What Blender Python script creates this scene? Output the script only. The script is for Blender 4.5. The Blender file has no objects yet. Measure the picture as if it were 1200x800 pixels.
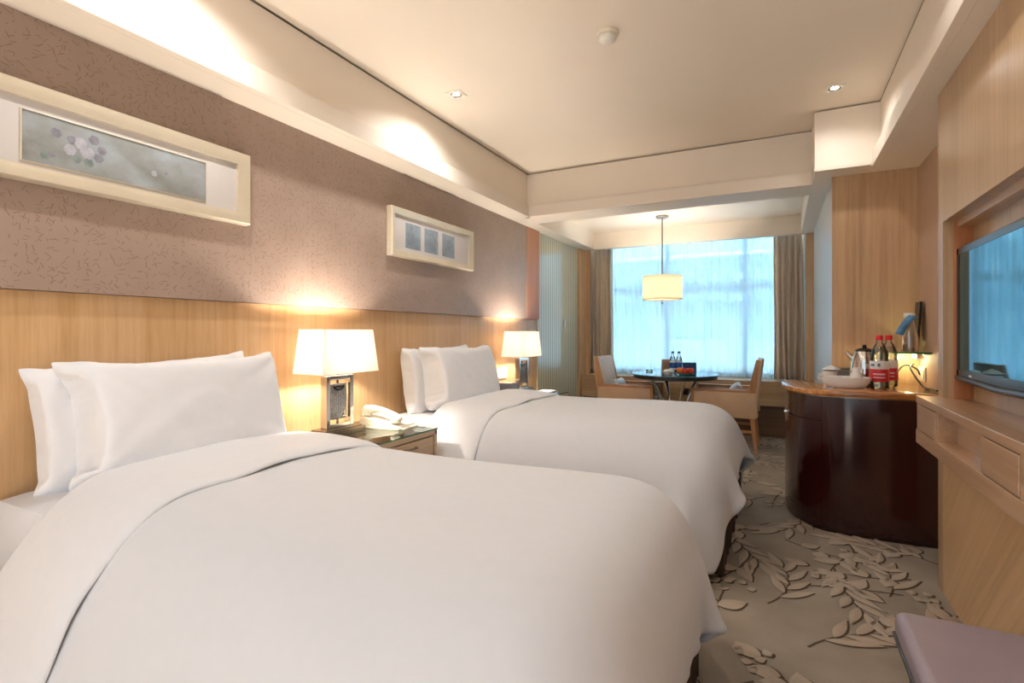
import bpy, bmesh, math, random
import numpy as np
from mathutils import Vector, Matrix
PI = math.pi
COL = bpy.context.scene.collection
R = random.Random(7)

# ------------------------------------------------------------------ materials
def lin(h):
    h = h.lstrip('#'); v = [int(h[i:i+2], 16)/255 for i in (0, 2, 4)]
    return tuple(x/12.92 if x <= .04045 else ((x+.055)/1.055)**2.4 for x in v)+(1,)
def nm(name):
    m = bpy.data.materials.new(name); m.use_nodes = True
    nt = m.node_tree; b = nt.nodes['Principled BSDF']; return m, nt, b
def N(nt, t, **kw):
    n = nt.nodes.new(t)
    for k, v in kw.items():
        if k in n.inputs: n.inputs[k].default_value = v
        else: setattr(n, k, v)
    return n
def L(nt, a, b): nt.links.new(a, b)
def ramp(nt, fac, stops):
    r = nt.nodes.new('ShaderNodeValToRGB')
    while len(r.color_ramp.elements) < len(stops): r.color_ramp.elements.new(.5)
    for e, (p, c) in zip(r.color_ramp.elements, stops): e.position = p; e.color = c
    L(nt, fac, r.inputs[0]); return r.outputs[0]
def coords(nt, scale=(1, 1, 1), rot=(0, 0, 0)):
    tc = nt.nodes.new('ShaderNodeTexCoord'); mp = nt.nodes.new('ShaderNodeMapping')
    mp.inputs['Scale'].default_value = scale
    src = tc.outputs['Object']
    if any(rot):
        vr = nt.nodes.new('ShaderNodeVectorRotate'); vr.rotation_type = 'X_AXIS'; vr.inputs['Angle'].default_value = rot[0]; L(nt, src, vr.inputs['Vector']); src = vr.outputs[0]
    L(nt, src, mp.inputs[0]); return mp.outputs[0]
def noise(nt, vec, scale, detail=3, rough=.5):
    n = nt.nodes.new('ShaderNodeTexNoise'); n.inputs['Scale'].default_value = scale
    n.inputs['Detail'].default_value = detail; n.inputs['Roughness'].default_value = rough
    L(nt, vec, n.inputs['Vector']); return n.outputs['Fac']
def bump(nt, b, h, strength=.2, dist=.002):
    n = nt.nodes.new('ShaderNodeBump'); n.inputs['Strength'].default_value = strength
    n.inputs['Distance'].default_value = dist; L(nt, h, n.inputs['Height']); L(nt, n.outputs[0], b.inputs['Normal'])
def mat(name, hexc, rough=.5, metal=0, var=.06, vs=8, bmp=0, bs=200, **kw):
    m, nt, b = nm(name); c = lin(hexc); v = coords(nt)
    n = noise(nt, v, vs)
    lo = tuple(x*(1-var) for x in c[:3])+(1,); hi = tuple(min(1, x*(1+var)) for x in c[:3])+(1,)
    L(nt, ramp(nt, n, [(.3, lo), (.7, hi)]), b.inputs['Base Color'])
    b.inputs['Roughness'].default_value = rough; b.inputs['Metallic'].default_value = metal
    if bmp: bump(nt, b, noise(nt, v, bs, 2), bmp)
    for k, x in kw.items(): b.inputs[k.replace('_', ' ')].default_value = x
    return m
def wood(name, c0, c1, c2, rough=.35, axis='z', rot=0, scale=1, figure=.35, coat=0):
    m, nt, b = nm(name)
    if axis == 'z': sc = (45*scale, 45*scale, 1.1*scale)
    elif axis == 'y': sc = (45*scale, 1.1*scale, 45*scale)
    else: sc = (1.1*scale, 45*scale, 45*scale)
    v = coords(nt, sc, (rot, 0, 0)); v2 = coords(nt, tuple(s*.16 for s in sc), (rot, 0, 0)); v3 = coords(nt, tuple(s*(3 if s > 5*scale else 9) for s in sc), (rot, 0, 0))
    a = noise(nt, v, 1, 4, .6); d = noise(nt, v2, 1, 2, .5); f = noise(nt, v3, 1, 2, .5)
    mx = N(nt, 'ShaderNodeMath', operation='MULTIPLY_ADD'); L(nt, a, mx.inputs[0]); mx.inputs[1].default_value = .55
    m2 = N(nt, 'ShaderNodeMath', operation='MULTIPLY'); L(nt, d, m2.inputs[0]); m2.inputs[1].default_value = .45
    L(nt, m2.outputs[0], mx.inputs[2])
    m3 = N(nt, 'ShaderNodeMath', operation='MULTIPLY_ADD'); L(nt, f, m3.inputs[0]); m3.inputs[1].default_value = figure*.4
    L(nt, mx.outputs[0], m3.inputs[2])
    o = figure*.2
    L(nt, ramp(nt, m3.outputs[0], [(.32+o, lin(c0)), (.5+o, lin(c1)), (.68+o, lin(c2))]), b.inputs['Base Color'])
    b.inputs['Roughness'].default_value = rough
    if coat: b.inputs['Coat Weight'].default_value = coat; b.inputs['Coat Roughness'].default_value = .08
    bump(nt, b, m3.outputs[0], .05)
    return m
def glass(name, tint='#ffffff', rough=0.0, alpha=.25):
    m, nt, b = nm(name); out = nt.nodes['Material Output']
    t = N(nt, 'ShaderNodeBsdfTransparent'); t.inputs[0].default_value = lin(tint)
    g = N(nt, 'ShaderNodeBsdfGlossy'); g.inputs['Roughness'].default_value = rough; g.inputs[0].default_value = (1, 1, 1, 1)
    fr = N(nt, 'ShaderNodeFresnel'); fr.inputs[0].default_value = 1.5
    ad = N(nt, 'ShaderNodeMath', operation='ADD'); L(nt, fr.outputs[0], ad.inputs[0]); ad.inputs[1].default_value = alpha*.15
    mx = N(nt, 'ShaderNodeMixShader'); L(nt, ad.outputs[0], mx.inputs[0]); L(nt, t.outputs[0], mx.inputs[1]); L(nt, g.outputs[0], mx.inputs[2])
    L(nt, mx.outputs[0], out.inputs[0]); return m
def shade_mat(name, hexc, trans=.6):
    m, nt, b = nm(name); out = nt.nodes['Material Output']
    v = coords(nt, (1, 1, 1)); n = noise(nt, coords(nt, (300, 300, 30)), 1, 2)
    c = lin(hexc); lo = tuple(x*.93 for x in c[:3])+(1,)
    col = ramp(nt, n, [(.3, lo), (.7, c)])
    d = N(nt, 'ShaderNodeBsdfDiffuse'); t = N(nt, 'ShaderNodeBsdfTranslucent'); L(nt, col, d.inputs[0]); L(nt, col, t.inputs[0])
    mx = N(nt, 'ShaderNodeMixShader'); mx.inputs[0].default_value = trans
    L(nt, d.outputs[0], mx.inputs[1]); L(nt, t.outputs[0], mx.inputs[2]); L(nt, mx.outputs[0], out.inputs[0]); return m
def emis(name, hexc, s):
    m, nt, b = nm(name); b.inputs['Base Color'].default_value = lin(hexc)
    b.inputs['Emission Color'].default_value = lin(hexc); b.inputs['Emission Strength'].default_value = s; return m

M = {}
M['paint'] = mat('cream_paint', '#efe3d3', .6, var=.015, vs=2, bmp=.05, bs=90)
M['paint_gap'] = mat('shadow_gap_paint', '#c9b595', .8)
M['paint_r'] = mat('rose_beige_paint', '#c3a48c', .7, var=.03)
M['plaster'] = mat('pale_grey_plaster', '#ccd0cf', .35, var=.03)
M['wood_hb'] = wood('headboard_oak', '#bf9665', '#cca577', '#d6b187', .33, 'z', figure=.6)
M['wood_pier'] = wood('pier_oak', '#ad8a66', '#c6a27b', '#d2b18b', .45, 'z', figure=.3)
M['wood_end'] = wood('warm_trim_wood', '#a9683e', '#b97a50', '#c48a60', .4, 'z', figure=.2)
M['wood_tv'] = wood('media_wall_oak', '#a08463', '#b59672', '#c4a684', .33, 'z', figure=.3)
M['wood_tvy'] = wood('console_oak', '#a8825e', '#bb9674', '#c9a788', .3, 'y', figure=.3, coat=.5)
M['wood_chev'] = wood('chevron_oak', '#bb976d', '#d0ab80', '#d9b88f', .33, 'z', rot=-.75, figure=.3)
M['wood_chev2'] = wood('chevron_oak_lower', '#bb976d', '#d0ab80', '#d9b88f', .33, 'z', rot=.75, figure=.3)
M['wood_light'] = wood('ledge_wood', '#a98660', '#bd9a74', '#cba986', .4, 'x', figure=.2)
M['wood_dark'] = wood('plinth_wood', '#6f5238', '#7d5f44', '#8a6b4e', .5, 'x', figure=.2)
M['wood_ns'] = wood('nightstand_wood', '#b3997a', '#ccb292', '#dac3a4', .4, 'y', figure=.2)
M['wood_chair'] = wood('chair_frame_wood', '#a5744a', '#b98557', '#c69467', .4, 'z', figure=.2)
M['wood_top'] = wood('cabinet_top_wood', '#8f5320', '#bb7a38', '#dba562', .18, 'x', figure=.5, coat=.8)
M['mahog'] = mat('dark_mahogany_lacquer', '#300c0a', .2, var=.3, vs=3, Coat_Weight=.7, Coat_Roughness=.1)
M['gapdark'] = mat('joint_dark', '#120706', .6)
M['linen'] = mat('white_linen', '#cecfd2', .75, var=.012, vs=30, bmp=.22, bs=4.5, Sheen_Weight=.25)
M['linen2'] = mat('white_cotton_sateen', '#d8d8da', .6, var=.012, vs=30, bmp=.15, bs=900, Sheen_Weight=.3)
M['pillow_cotton'] = mat('pillow_cotton', '#e6e6e8', .65, var=.01, vs=30, bmp=.45, bs=5.5, Sheen_Weight=.25)
def puff(m, d):
    for n in M[m].node_tree.nodes:
        if n.type == 'BUMP': n.inputs['Distance'].default_value = d
puff('pillow_cotton', .016); puff('linen', .02)
M['skirt'] = mat('brown_bed_skirt', '#3c2a1e', .8, var=.15, vs=30, bmp=.3, bs=400)
M['leather'] = mat('beige_leather', '#c9a785', .42, var=.05, vs=12, bmp=.15, bs=250)
M['leather_v'] = mat('mauve_leather', '#92838a', .38, var=.04, vs=8, bmp=.2, bs=300)
M['leather_d'] = mat('dark_grey_leather', '#3a3431', .4, var=.1, vs=20, bmp=.2, bs=300)
M['chrome'] = mat('polished_chrome', '#d6d4d0', .12, 1, var=.03)
M['pewter'] = mat('pewter_relief', '#8b8a88', .35, .9, var=.12, vs=60)
M['steel'] = mat('brushed_nickel', '#a89f92', .3, 1, var=.05)
M['bronze'] = mat('bronze_base', '#8d7f70', .22, .9, var=.08)
M['plastic_c'] = mat('cream_plastic', '#e4dcc8', .35, var=.02)
M['plastic_w'] = mat('white_plastic', '#ece8de', .35, var=.02)
M['black'] = mat('black_plastic', '#0f0f11', .25, var=.1)
M['blackm'] = mat('black_rubber', '#141312', .5, var=.1)
M['porc'] = mat('white_porcelain', '#eeebe6', .12, var=.01, Coat_Weight=.5)
M['shade'] = shade_mat('linen_lamp_shade', '#d9d0c6', .45)
M['pshade'] = shade_mat('cream_drum_shade', '#d2c8b4', .42)
def bulb_mat():
    m, nt, b = nm('lit_clear_bulb'); out = nt.nodes['Material Output']
    t = N(nt, 'ShaderNodeBsdfTransparent'); e = N(nt, 'ShaderNodeEmission'); e.inputs[0].default_value = lin('#ffe8c4'); e.inputs[1].default_value = 4
    a = N(nt, 'ShaderNodeAddShader'); L(nt, t.outputs[0], a.inputs[0]); L(nt, e.outputs[0], a.inputs[1]); L(nt, a.outputs[0], out.inputs[0]); return m
M['bulb'] = bulb_mat()
M['led'] = emis('lit_downlight', '#fff4e6', 25)
M['ledy'] = emis('lit_shelf_light', '#fff0a0', 6)
M['glass'] = glass('clear_glass')
M['glass_g'] = glass('greenish_glass', '#eef6ea', .0, .3)
M['glass_win'] = glass('blue_window_glass', '#daf0fb', 0, 0)
M['glass_edge'] = mat('glass_edge_green', '#1f6a4c', .1, var=.1)
M['glass_top'] = mat('reflection_blue_glass', '#2c5666', .05, var=.05, IOR=2.0)  # blue of the reflected window is put into the base colour
M['frame_silver'] = mat('champagne_frame', '#d9cdb6', .3, .35, var=.04)
M['mat_white'] = mat('picture_mount', '#cdc6c1', .7, var=.01)
M['red'] = mat('red_cap', '#cc1420', .35); M['redlabel'] = mat('red_label', '#c4182a', .4)
M['white_label'] = mat('white_label', '#e8e8e4', .5)
M['bluelabel'] = mat('blue_label', '#1c5cae', .4); M['navy'] = mat('navy_cap', '#16305e', .4)
M['apple'] = mat('red_apple', '#c9402c', .3, var=.25, vs=20); M['orange'] = mat('orange_peel', '#e0762c', .4, bmp=.3, bs=300)
M['pear'] = mat('yellow_fruit', '#d9b04a', .4)
M['greybox'] = mat('grey_leatherette', '#6f6f78', .45, var=.04)
M['tan'] = mat('tan_card', '#9b7c68', .6); M['pink'] = mat('pink_plate', '#d26a86', .3)
M['brochure'] = mat('navy_brochure', '#2a4a78', .4, var=.3, vs=25)
M['greencup'] = mat('teal_glass_plate', '#6fb3ae', .15)
M['paper'] = mat('white_paper', '#e9ecee', .6)

def curtain_mat():
    m, nt, b = nm('taupe_curtain'); v = coords(nt, (160, 160, 2)); n = noise(nt, v, 1, 3)
    L(nt, ramp(nt, n, [(.3, lin('#cbb9a4')), (.7, lin('#ecdcc8'))]), b.inputs['Base Color'])
    b.inputs['Roughness'].default_value = .55; b.inputs['Sheen Weight'].default_value = .3
    out = nt.nodes['Material Output']; tr = N(nt, 'ShaderNodeBsdfTranslucent'); tr.inputs[0].default_value = lin('#cbb193'); mx = N(nt, 'ShaderNodeMixShader'); mx.inputs[0].default_value = .06
    L(nt, b.outputs[0], mx.inputs[1]); L(nt, tr.outputs[0], mx.inputs[2]); L(nt, mx.outputs[0], out.inputs[0]); return m
M['curtain'] = curtain_mat()
def sheer_mat():
    m, nt, b = nm('white_sheer'); out = nt.nodes['Material Output']
    n = noise(nt, coords(nt, (400, 400, 400)), 1, 1)
    t = N(nt, 'ShaderNodeBsdfTransparent'); t.inputs[0].default_value = (1, 1, 1, 1)
    col = ramp(nt, n, [(.3, lin('#ecf6fb')), (.7, lin('#fafdff'))])
    tr = N(nt, 'ShaderNodeBsdfTranslucent'); L(nt, col, tr.inputs[0])
    d = N(nt, 'ShaderNodeBsdfDiffuse'); L(nt, col, d.inputs[0])
    a = N(nt, 'ShaderNodeMixShader'); a.inputs[0].default_value = .3; L(nt, tr.outputs[0], a.inputs[1]); L(nt, d.outputs[0], a.inputs[2])
    mx = N(nt, 'ShaderNodeMixShader'); mx.inputs[0].default_value = .72
    L(nt, t.outputs[0], mx.inputs[1]); L(nt, a.outputs[0], mx.inputs[2]); L(nt, mx.outputs[0], out.inputs[0]); return m
M['sheer'] = sheer_mat()
def wallpaper_mat():
    m, nt, b = nm('brown_wallpaper_with_sticks')
    tc = nt.nodes.new('ShaderNodeTexCoord')
    masks = []
    for k, (sc, off) in enumerate([(30, 0), (36, 3.3), (27, 7.7)]):
        mp = nt.nodes.new('ShaderNodeMapping'); mp.inputs['Scale'].default_value = (0, sc, sc); mp.inputs['Location'].default_value = (0, off, off*1.7)
        L(nt, tc.outputs['Object'], mp.inputs[0])
        vo = nt.nodes.new('ShaderNodeTexVoronoi'); vo.inputs['Scale'].default_value = 1; L(nt, mp.outputs[0], vo.inputs['Vector'])
        sub = N(nt, 'ShaderNodeVectorMath', operation='SUBTRACT'); L(nt, mp.outputs[0], sub.inputs[0]); L(nt, vo.outputs['Position'], sub.inputs[1])
        sep = nt.nodes.new('ShaderNodeSeparateColor'); L(nt, vo.outputs['Color'], sep.inputs[0])
        ang = N(nt, 'ShaderNodeMath', operation='MULTIPLY'); L(nt, sep.outputs[0], ang.inputs[0]); ang.inputs[1].default_value = PI
        vr = nt.nodes.new('ShaderNodeVectorRotate'); vr.rotation_type = 'X_AXIS'; L(nt, sub.outputs[0], vr.inputs['Vector']); L(nt, ang.outputs[0], vr.inputs['Angle'])
        sx = nt.nodes.new('ShaderNodeSeparateXYZ'); L(nt, vr.outputs[0], sx.inputs[0])
        ay = N(nt, 'ShaderNodeMath', operation='ABSOLUTE'); L(nt, sx.outputs[1], ay.inputs[0])
        az = N(nt, 'ShaderNodeMath', operation='ABSOLUTE'); L(nt, sx.outputs[2], az.inputs[0])
        l1 = N(nt, 'ShaderNodeMath', operation='LESS_THAN'); L(nt, ay.outputs[0], l1.inputs[0]); l1.inputs[1].default_value = .3
        l2 = N(nt, 'ShaderNodeMath', operation='LESS_THAN'); L(nt, az.outputs[0], l2.inputs[0]); l2.inputs[1].default_value = .045
        g = N(nt, 'ShaderNodeMath', operation='GREATER_THAN'); L(nt, sep.outputs[1], g.inputs[0]); g.inputs[1].default_value = .5
        p = N(nt, 'ShaderNodeMath', operation='MULTIPLY'); L(nt, l1.outputs[0], p.inputs[0]); L(nt, l2.outputs[0], p.inputs[1])
        q = N(nt, 'ShaderNodeMath', operation='MULTIPLY'); L(nt, p.outputs[0], q.inputs[0]); L(nt, g.outputs[0], q.inputs[1]); masks.append(q.outputs[0])
    a = N(nt, 'ShaderNodeMath', operation='MAXIMUM'); L(nt, masks[0], a.inputs[0]); L(nt, masks[1], a.inputs[1])
    a2 = N(nt, 'ShaderNodeMath', operation='MAXIMUM'); L(nt, a.outputs[0], a2.inputs[0]); L(nt, masks[2], a2.inputs[1])
    f = N(nt, 'ShaderNodeMath', operation='MULTIPLY'); L(nt, a2.outputs[0], f.inputs[0]); f.inputs[1].default_value = .55
    base = ramp(nt, noise(nt, coords(nt), 6), [(.3, lin('#9c8678')), (.7, lin('#a38d7f'))])
    mx = N(nt, 'ShaderNodeMix', data_type='RGBA'); L(nt, f.outputs[0], mx.inputs[0]); L(nt, base, mx.inputs[6]); mx.inputs[7].default_value = lin('#77594a')
    L(nt, mx.outputs[2], b.inputs['Base Color']); b.inputs['Roughness'].default_value = .38
    bump(nt, b, a2.outputs[0], .15, .001)
    return m
M['wallpaper'] = wallpaper_mat()
def stripe_mat():
    m, nt, b = nm('ribbed_glass_panel')
    w = nt.nodes.new('ShaderNodeTexWave'); w.bands_direction = 'Y'; w.inputs['Scale'].default_value = 5.2; w.inputs['Distortion'].default_value = 0
    L(nt, coords(nt), w.inputs['Vector'])
    L(nt, ramp(nt, w.outputs['Fac'], [(.0, lin('#a8a48c')), (.35, lin('#c6c3ab')), (.75, lin('#d2cfba'))]), b.inputs['Base Color'])
    b.inputs['Roughness'].default_value = .12; b.inputs['IOR'].default_value = 1.6; return m
M['ribbed'] = stripe_mat()
def carpet_mat(name, c0, c1, b_=.5):
    m, nt, b = nm(name); v = coords(nt)
    n = noise(nt, v, 300, 2); n2 = noise(nt, v, 3, 3)
    ad = N(nt, 'ShaderNodeMath', operation='MULTIPLY_ADD'); L(nt, n, ad.inputs[0]); ad.inputs[1].default_value = .5; L(nt, n2, ad.inputs[2])
    L(nt, ramp(nt, ad.outputs[0], [(.5, lin(c0)), (.95, lin(c1))]), b.inputs['Base Color'])
    b.inputs['Roughness'].default_value = .95; bump(nt, b, n, b_, .004); return m
M['carpet'] = carpet_mat('carpet_ground', '#82776a', '#a09485')
M['carpet_leaf'] = carpet_mat('carpet_leaf', '#9d8d7c', '#b5a594')
M['carpet_line'] = carpet_mat('carpet_outline', '#473729', '#584838')
def art_mat():
    m, nt, b = nm('faded_flower_painting')
    v = coords(nt, (1, 2.2, 3)); n = noise(nt, v, 2.5, 5, .6)
    L(nt, ramp(nt, n, [(.3, lin('#83837d')), (.5, lin('#979b9a')), (.7, lin('#a6aeb5'))]), b.inputs['Base Color'])
    b.inputs['Roughness'].default_value = .25; return m
M['art'] = art_mat()
M['petal'] = mat('mauve_petals', '#84828c', .5, var=.2, vs=40); M['petal2'] = mat('pale_petals', '#a9a8b0', .5, var=.15, vs=40)
M['leafart'] = mat('grey_green_leaves', '#7c8884', .5, var=.2, vs=40)
M['print'] = mat('blue_grey_print', '#8b97a0', .4, var=.15, vs=20)
M['facade'] = mat('facade_panels', '#cfdbe2', .7, var=.06, vs=.5); M['facade_d'] = mat('facade_glass', '#8fb0c4', .3, var=.1, vs=.6)
M['facade_w'] = mat('facade_white_steel', '#f2f5f7', .5)
def tv_mat():
    m, nt, b = nm('glossy_tv_glass'); b.inputs['Base Color'].default_value = lin('#0b1c26')
    v = noise(nt, coords(nt), 2); b.inputs['Roughness'].default_value = .03
    L(nt, ramp(nt, v, [(.3, lin('#081820')), (.7, lin('#0d222e'))]), b.inputs['Base Color'])
    b.inputs['IOR'].default_value = 3.4; b.inputs['Specular Tint'].default_value = (.42, .85, 1, 1); return m
M['tv'] = tv_mat()

# ------------------------------------------------------------------ mesh helpers
class MB:
    def __init__(s): s.bm = bmesh.new(); s.mats = []; s.bev = False
    def mi(s, m):
        m = M[m] if isinstance(m, str) else m
        if m not in s.mats: s.mats.append(m)
        return s.mats.index(m)
    def _fin(s, faces, m, smooth=False):
        i = s.mi(m)
        for f in faces: f.material_index = i; f.smooth = smooth
    def box(s, x0, x1, y0, y1, z0, z1, m, bev=0, seg=2):
        b2 = bmesh.new(); s.bev |= bool(bev)
        bmesh.ops.create_cube(b2, size=1)
        for v in b2.verts: v.co = Vector(((x0+x1)/2+v.co.x*(x1-x0), (y0+y1)/2+v.co.y*(y1-y0), (z0+z1)/2+v.co.z*(z1-z0)))
        if bev: bmesh.ops.bevel(b2, geom=b2.edges[:], offset=bev, segments=seg, affect='EDGES', profile=.5)
        s.merge(b2, m, smooth=bool(bev)); return s
    def merge(s, b2, m, smooth=False, mtx=None):
        i = s.mi(m)
        for f in b2.faces: f.material_index = i; f.smooth = smooth
        if mtx is not None: bmesh.ops.transform(b2, matrix=mtx, verts=b2.verts)
        me = bpy.data.meshes.new('tmp'); b2.to_mesh(me); b2.free(); s.bm.from_mesh(me); bpy.data.meshes.remove(me); return s
    def obox(s, c, size, rot, m, bev=0, seg=2):
        s.bev |= bool(bev); b2 = bmesh.new(); bmesh.ops.create_cube(b2, size=1)
        for v in b2.verts: v.co = Vector((v.co.x*size[0], v.co.y*size[1], v.co.z*size[2]))
        if bev: bmesh.ops.bevel(b2, geom=b2.edges[:], offset=bev, segments=seg, affect='EDGES', profile=.5)
        mt = Matrix.Translation(c) @ (rot if isinstance(rot, Matrix) else Matrix.Rotation(rot, 4, 'Z'))
        return s.merge(b2, m, bool(bev), mt)
    def lathe(s, prof, m, c=(0, 0, 0), seg=32, sx=1, sy=1, rot=None):
        b2 = bmesh.new(); rings = []
        for r, z in prof:
            if r < 1e-5: rings.append([b2.verts.new((0, 0, z))])
            else: rings.append([b2.verts.new((r*math.cos(2*PI*k/seg)*sx, r*math.sin(2*PI*k/seg)*sy, z)) for k in range(seg)])
        for a, b in zip(rings, rings[1:]):
            for k in range(seg):
                k2 = (k+1) % seg
                if len(a) == 1 and len(b) == 1: continue
                if len(a) == 1: b2.faces.new((a[0], b[k2], b[k]))
                elif len(b) == 1: b2.faces.new((a[k], a[k2], b[0]))
                else: b2.faces.new((a[k], a[k2], b[k2], b[k]))
        bmesh.ops.recalc_face_normals(b2, faces=b2.faces)
        mt = Matrix.Translation(c) @ (rot if rot is not None else Matrix.Identity(4))
        return s.merge(b2, m, True, mt)
    def tube(s, pts, rad, m, seg=10, cap=True):
        b2 = bmesh.new(); pts = [Vector(p) for p in pts]; n = len(pts)
        rad = rad if isinstance(rad, (list, tuple)) else [rad]*n
        up = Vector((0, 0, 1)); rings = []; prev = None
        for i, p in enumerate(pts):
            t = (pts[min(i+1, n-1)]-pts[max(i-1, 0)]).normalized()
            a = prev if prev else (up if abs(t.z) < .9 else Vector((1, 0, 0)))
            x = (a-t*a.dot(t)).normalized(); prev = x; y = t.cross(x)
            rings.append([b2.verts.new(p+(x*math.cos(2*PI*k/seg)+y*math.sin(2*PI*k/seg))*rad[i]) for k in range(seg)])
        for a, b in zip(rings, rings[1:]):
            for k in range(seg): b2.faces.new((a[k], a[(k+1) % seg], b[(k+1) % seg], b[k]))
        if cap: b2.faces.new(rings[0][::-1]); b2.faces.new(rings[-1])
        bmesh.ops.recalc_face_normals(b2, faces=b2.faces)
        return s.merge(b2, m, True)
    def prism(s, poly, z0, z1, m, bev=0, mtx=None, smooth=False):
        b2 = bmesh.new()
        vb = [b2.verts.new((x, y, z0)) for x, y in poly]; vt = [b2.verts.new((x, y, z1)) for x, y in poly]
        b2.faces.new(vb[::-1]); b2.faces.new(vt); n = len(poly)
        for i in range(n): b2.faces.new((vb[i], vb[(i+1) % n], vt[(i+1) % n], vt[i]))
        bmesh.ops.recalc_face_normals(b2, faces=b2.faces)
        if bev: bmesh.ops.bevel(b2, geom=[e for e in b2.edges if abs(e.verts[0].co.z-e.verts[1].co.z) < 1e-6], offset=bev, segments=2, affect='EDGES', profile=.5)
        return s.merge(b2, m, smooth, mtx)
    def grid(s, P, m, smooth=True, closed=False):
        """P: array [i][j] of 3-vectors"""
        b2 = bmesh.new(); vs = [[b2.verts.new(p) for p in row] for row in P]
        for i in range(len(vs)-1):
            for j in range(len(vs[0])-1): b2.faces.new((vs[i][j], vs[i+1][j], vs[i+1][j+1], vs[i][j+1]))
        return s.merge(b2, m, smooth)
    def quadframe(s, y0, y1, z0, z1, w, xb, xf, m, wz=None):
        """bevelled picture-frame moulding in the YZ plane, facing +X"""
        wz = wz or w; rings = []
        prof = [(0, xb), (0, xf-.008), (.006, xf), (w*.45, xf-.002), (w*.85, xf-.012), (w, xf-.014), (w, xb)]
        b2 = bmesh.new()
        for o, x in prof:
            oz = o/w*wz
            rings.append([b2.verts.new(p) for p in ((x, y0+o, z0+oz), (x, y1-o, z0+oz), (x, y1-o, z1-oz), (x, y0+o, z1-oz))])
        for a, b in zip(rings, rings[1:]):
            for k in range(4): b2.faces.new((a[k], a[(k+1) % 4], b[(k+1) % 4], b[k]))
        bmesh.ops.recalc_face_normals(b2, faces=b2.faces)
        return s.merge(b2, m)
    def build(s, name, parent=None, loc=None, sub=0, autosm=True):
        me = bpy.data.meshes.new(name); s.bm.to_mesh(me); s.bm.free()
        for m in s.mats: me.materials.append(m)
        o = bpy.data.objects.new(name, me); COL.objects.link(o)
        if parent: o.parent = parent
        if loc: o.location = loc
        if autosm:
            me.set_sharp_from_angle(angle=math.radians(40))
            if s.bev: w_ = o.modifiers.new('weighted_normals', 'WEIGHTED_NORMAL'); w_.keep_sharp = True
        if sub:
            md = o.modifiers.new('subdivision', 'SUBSURF'); md.levels = sub; md.render_levels = sub
        return o
def tag(o, label, cat, group=None, kind=None):
    o['label'] = label; o['category'] = cat
    if group: o['group'] = group
    if kind: o['kind'] = kind
    return o
def thing(name, loc, label, cat, group=None, rz=0):
    o = bpy.data.objects.new(name, None); COL.objects.link(o); o.location = loc; o.rotation_euler = (0, 0, rz); o.empty_display_size = .05
    return tag(o, label, cat, group)
def struct(o): o['kind'] = 'structure'; return o
def copy_tree(o, parent=None):
    c = o.copy(); COL.objects.link(c)
    if parent: c.parent = parent
    for ch in [q for q in bpy.data.objects if q.parent == o]: copy_tree(ch, c)
    return c

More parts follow.
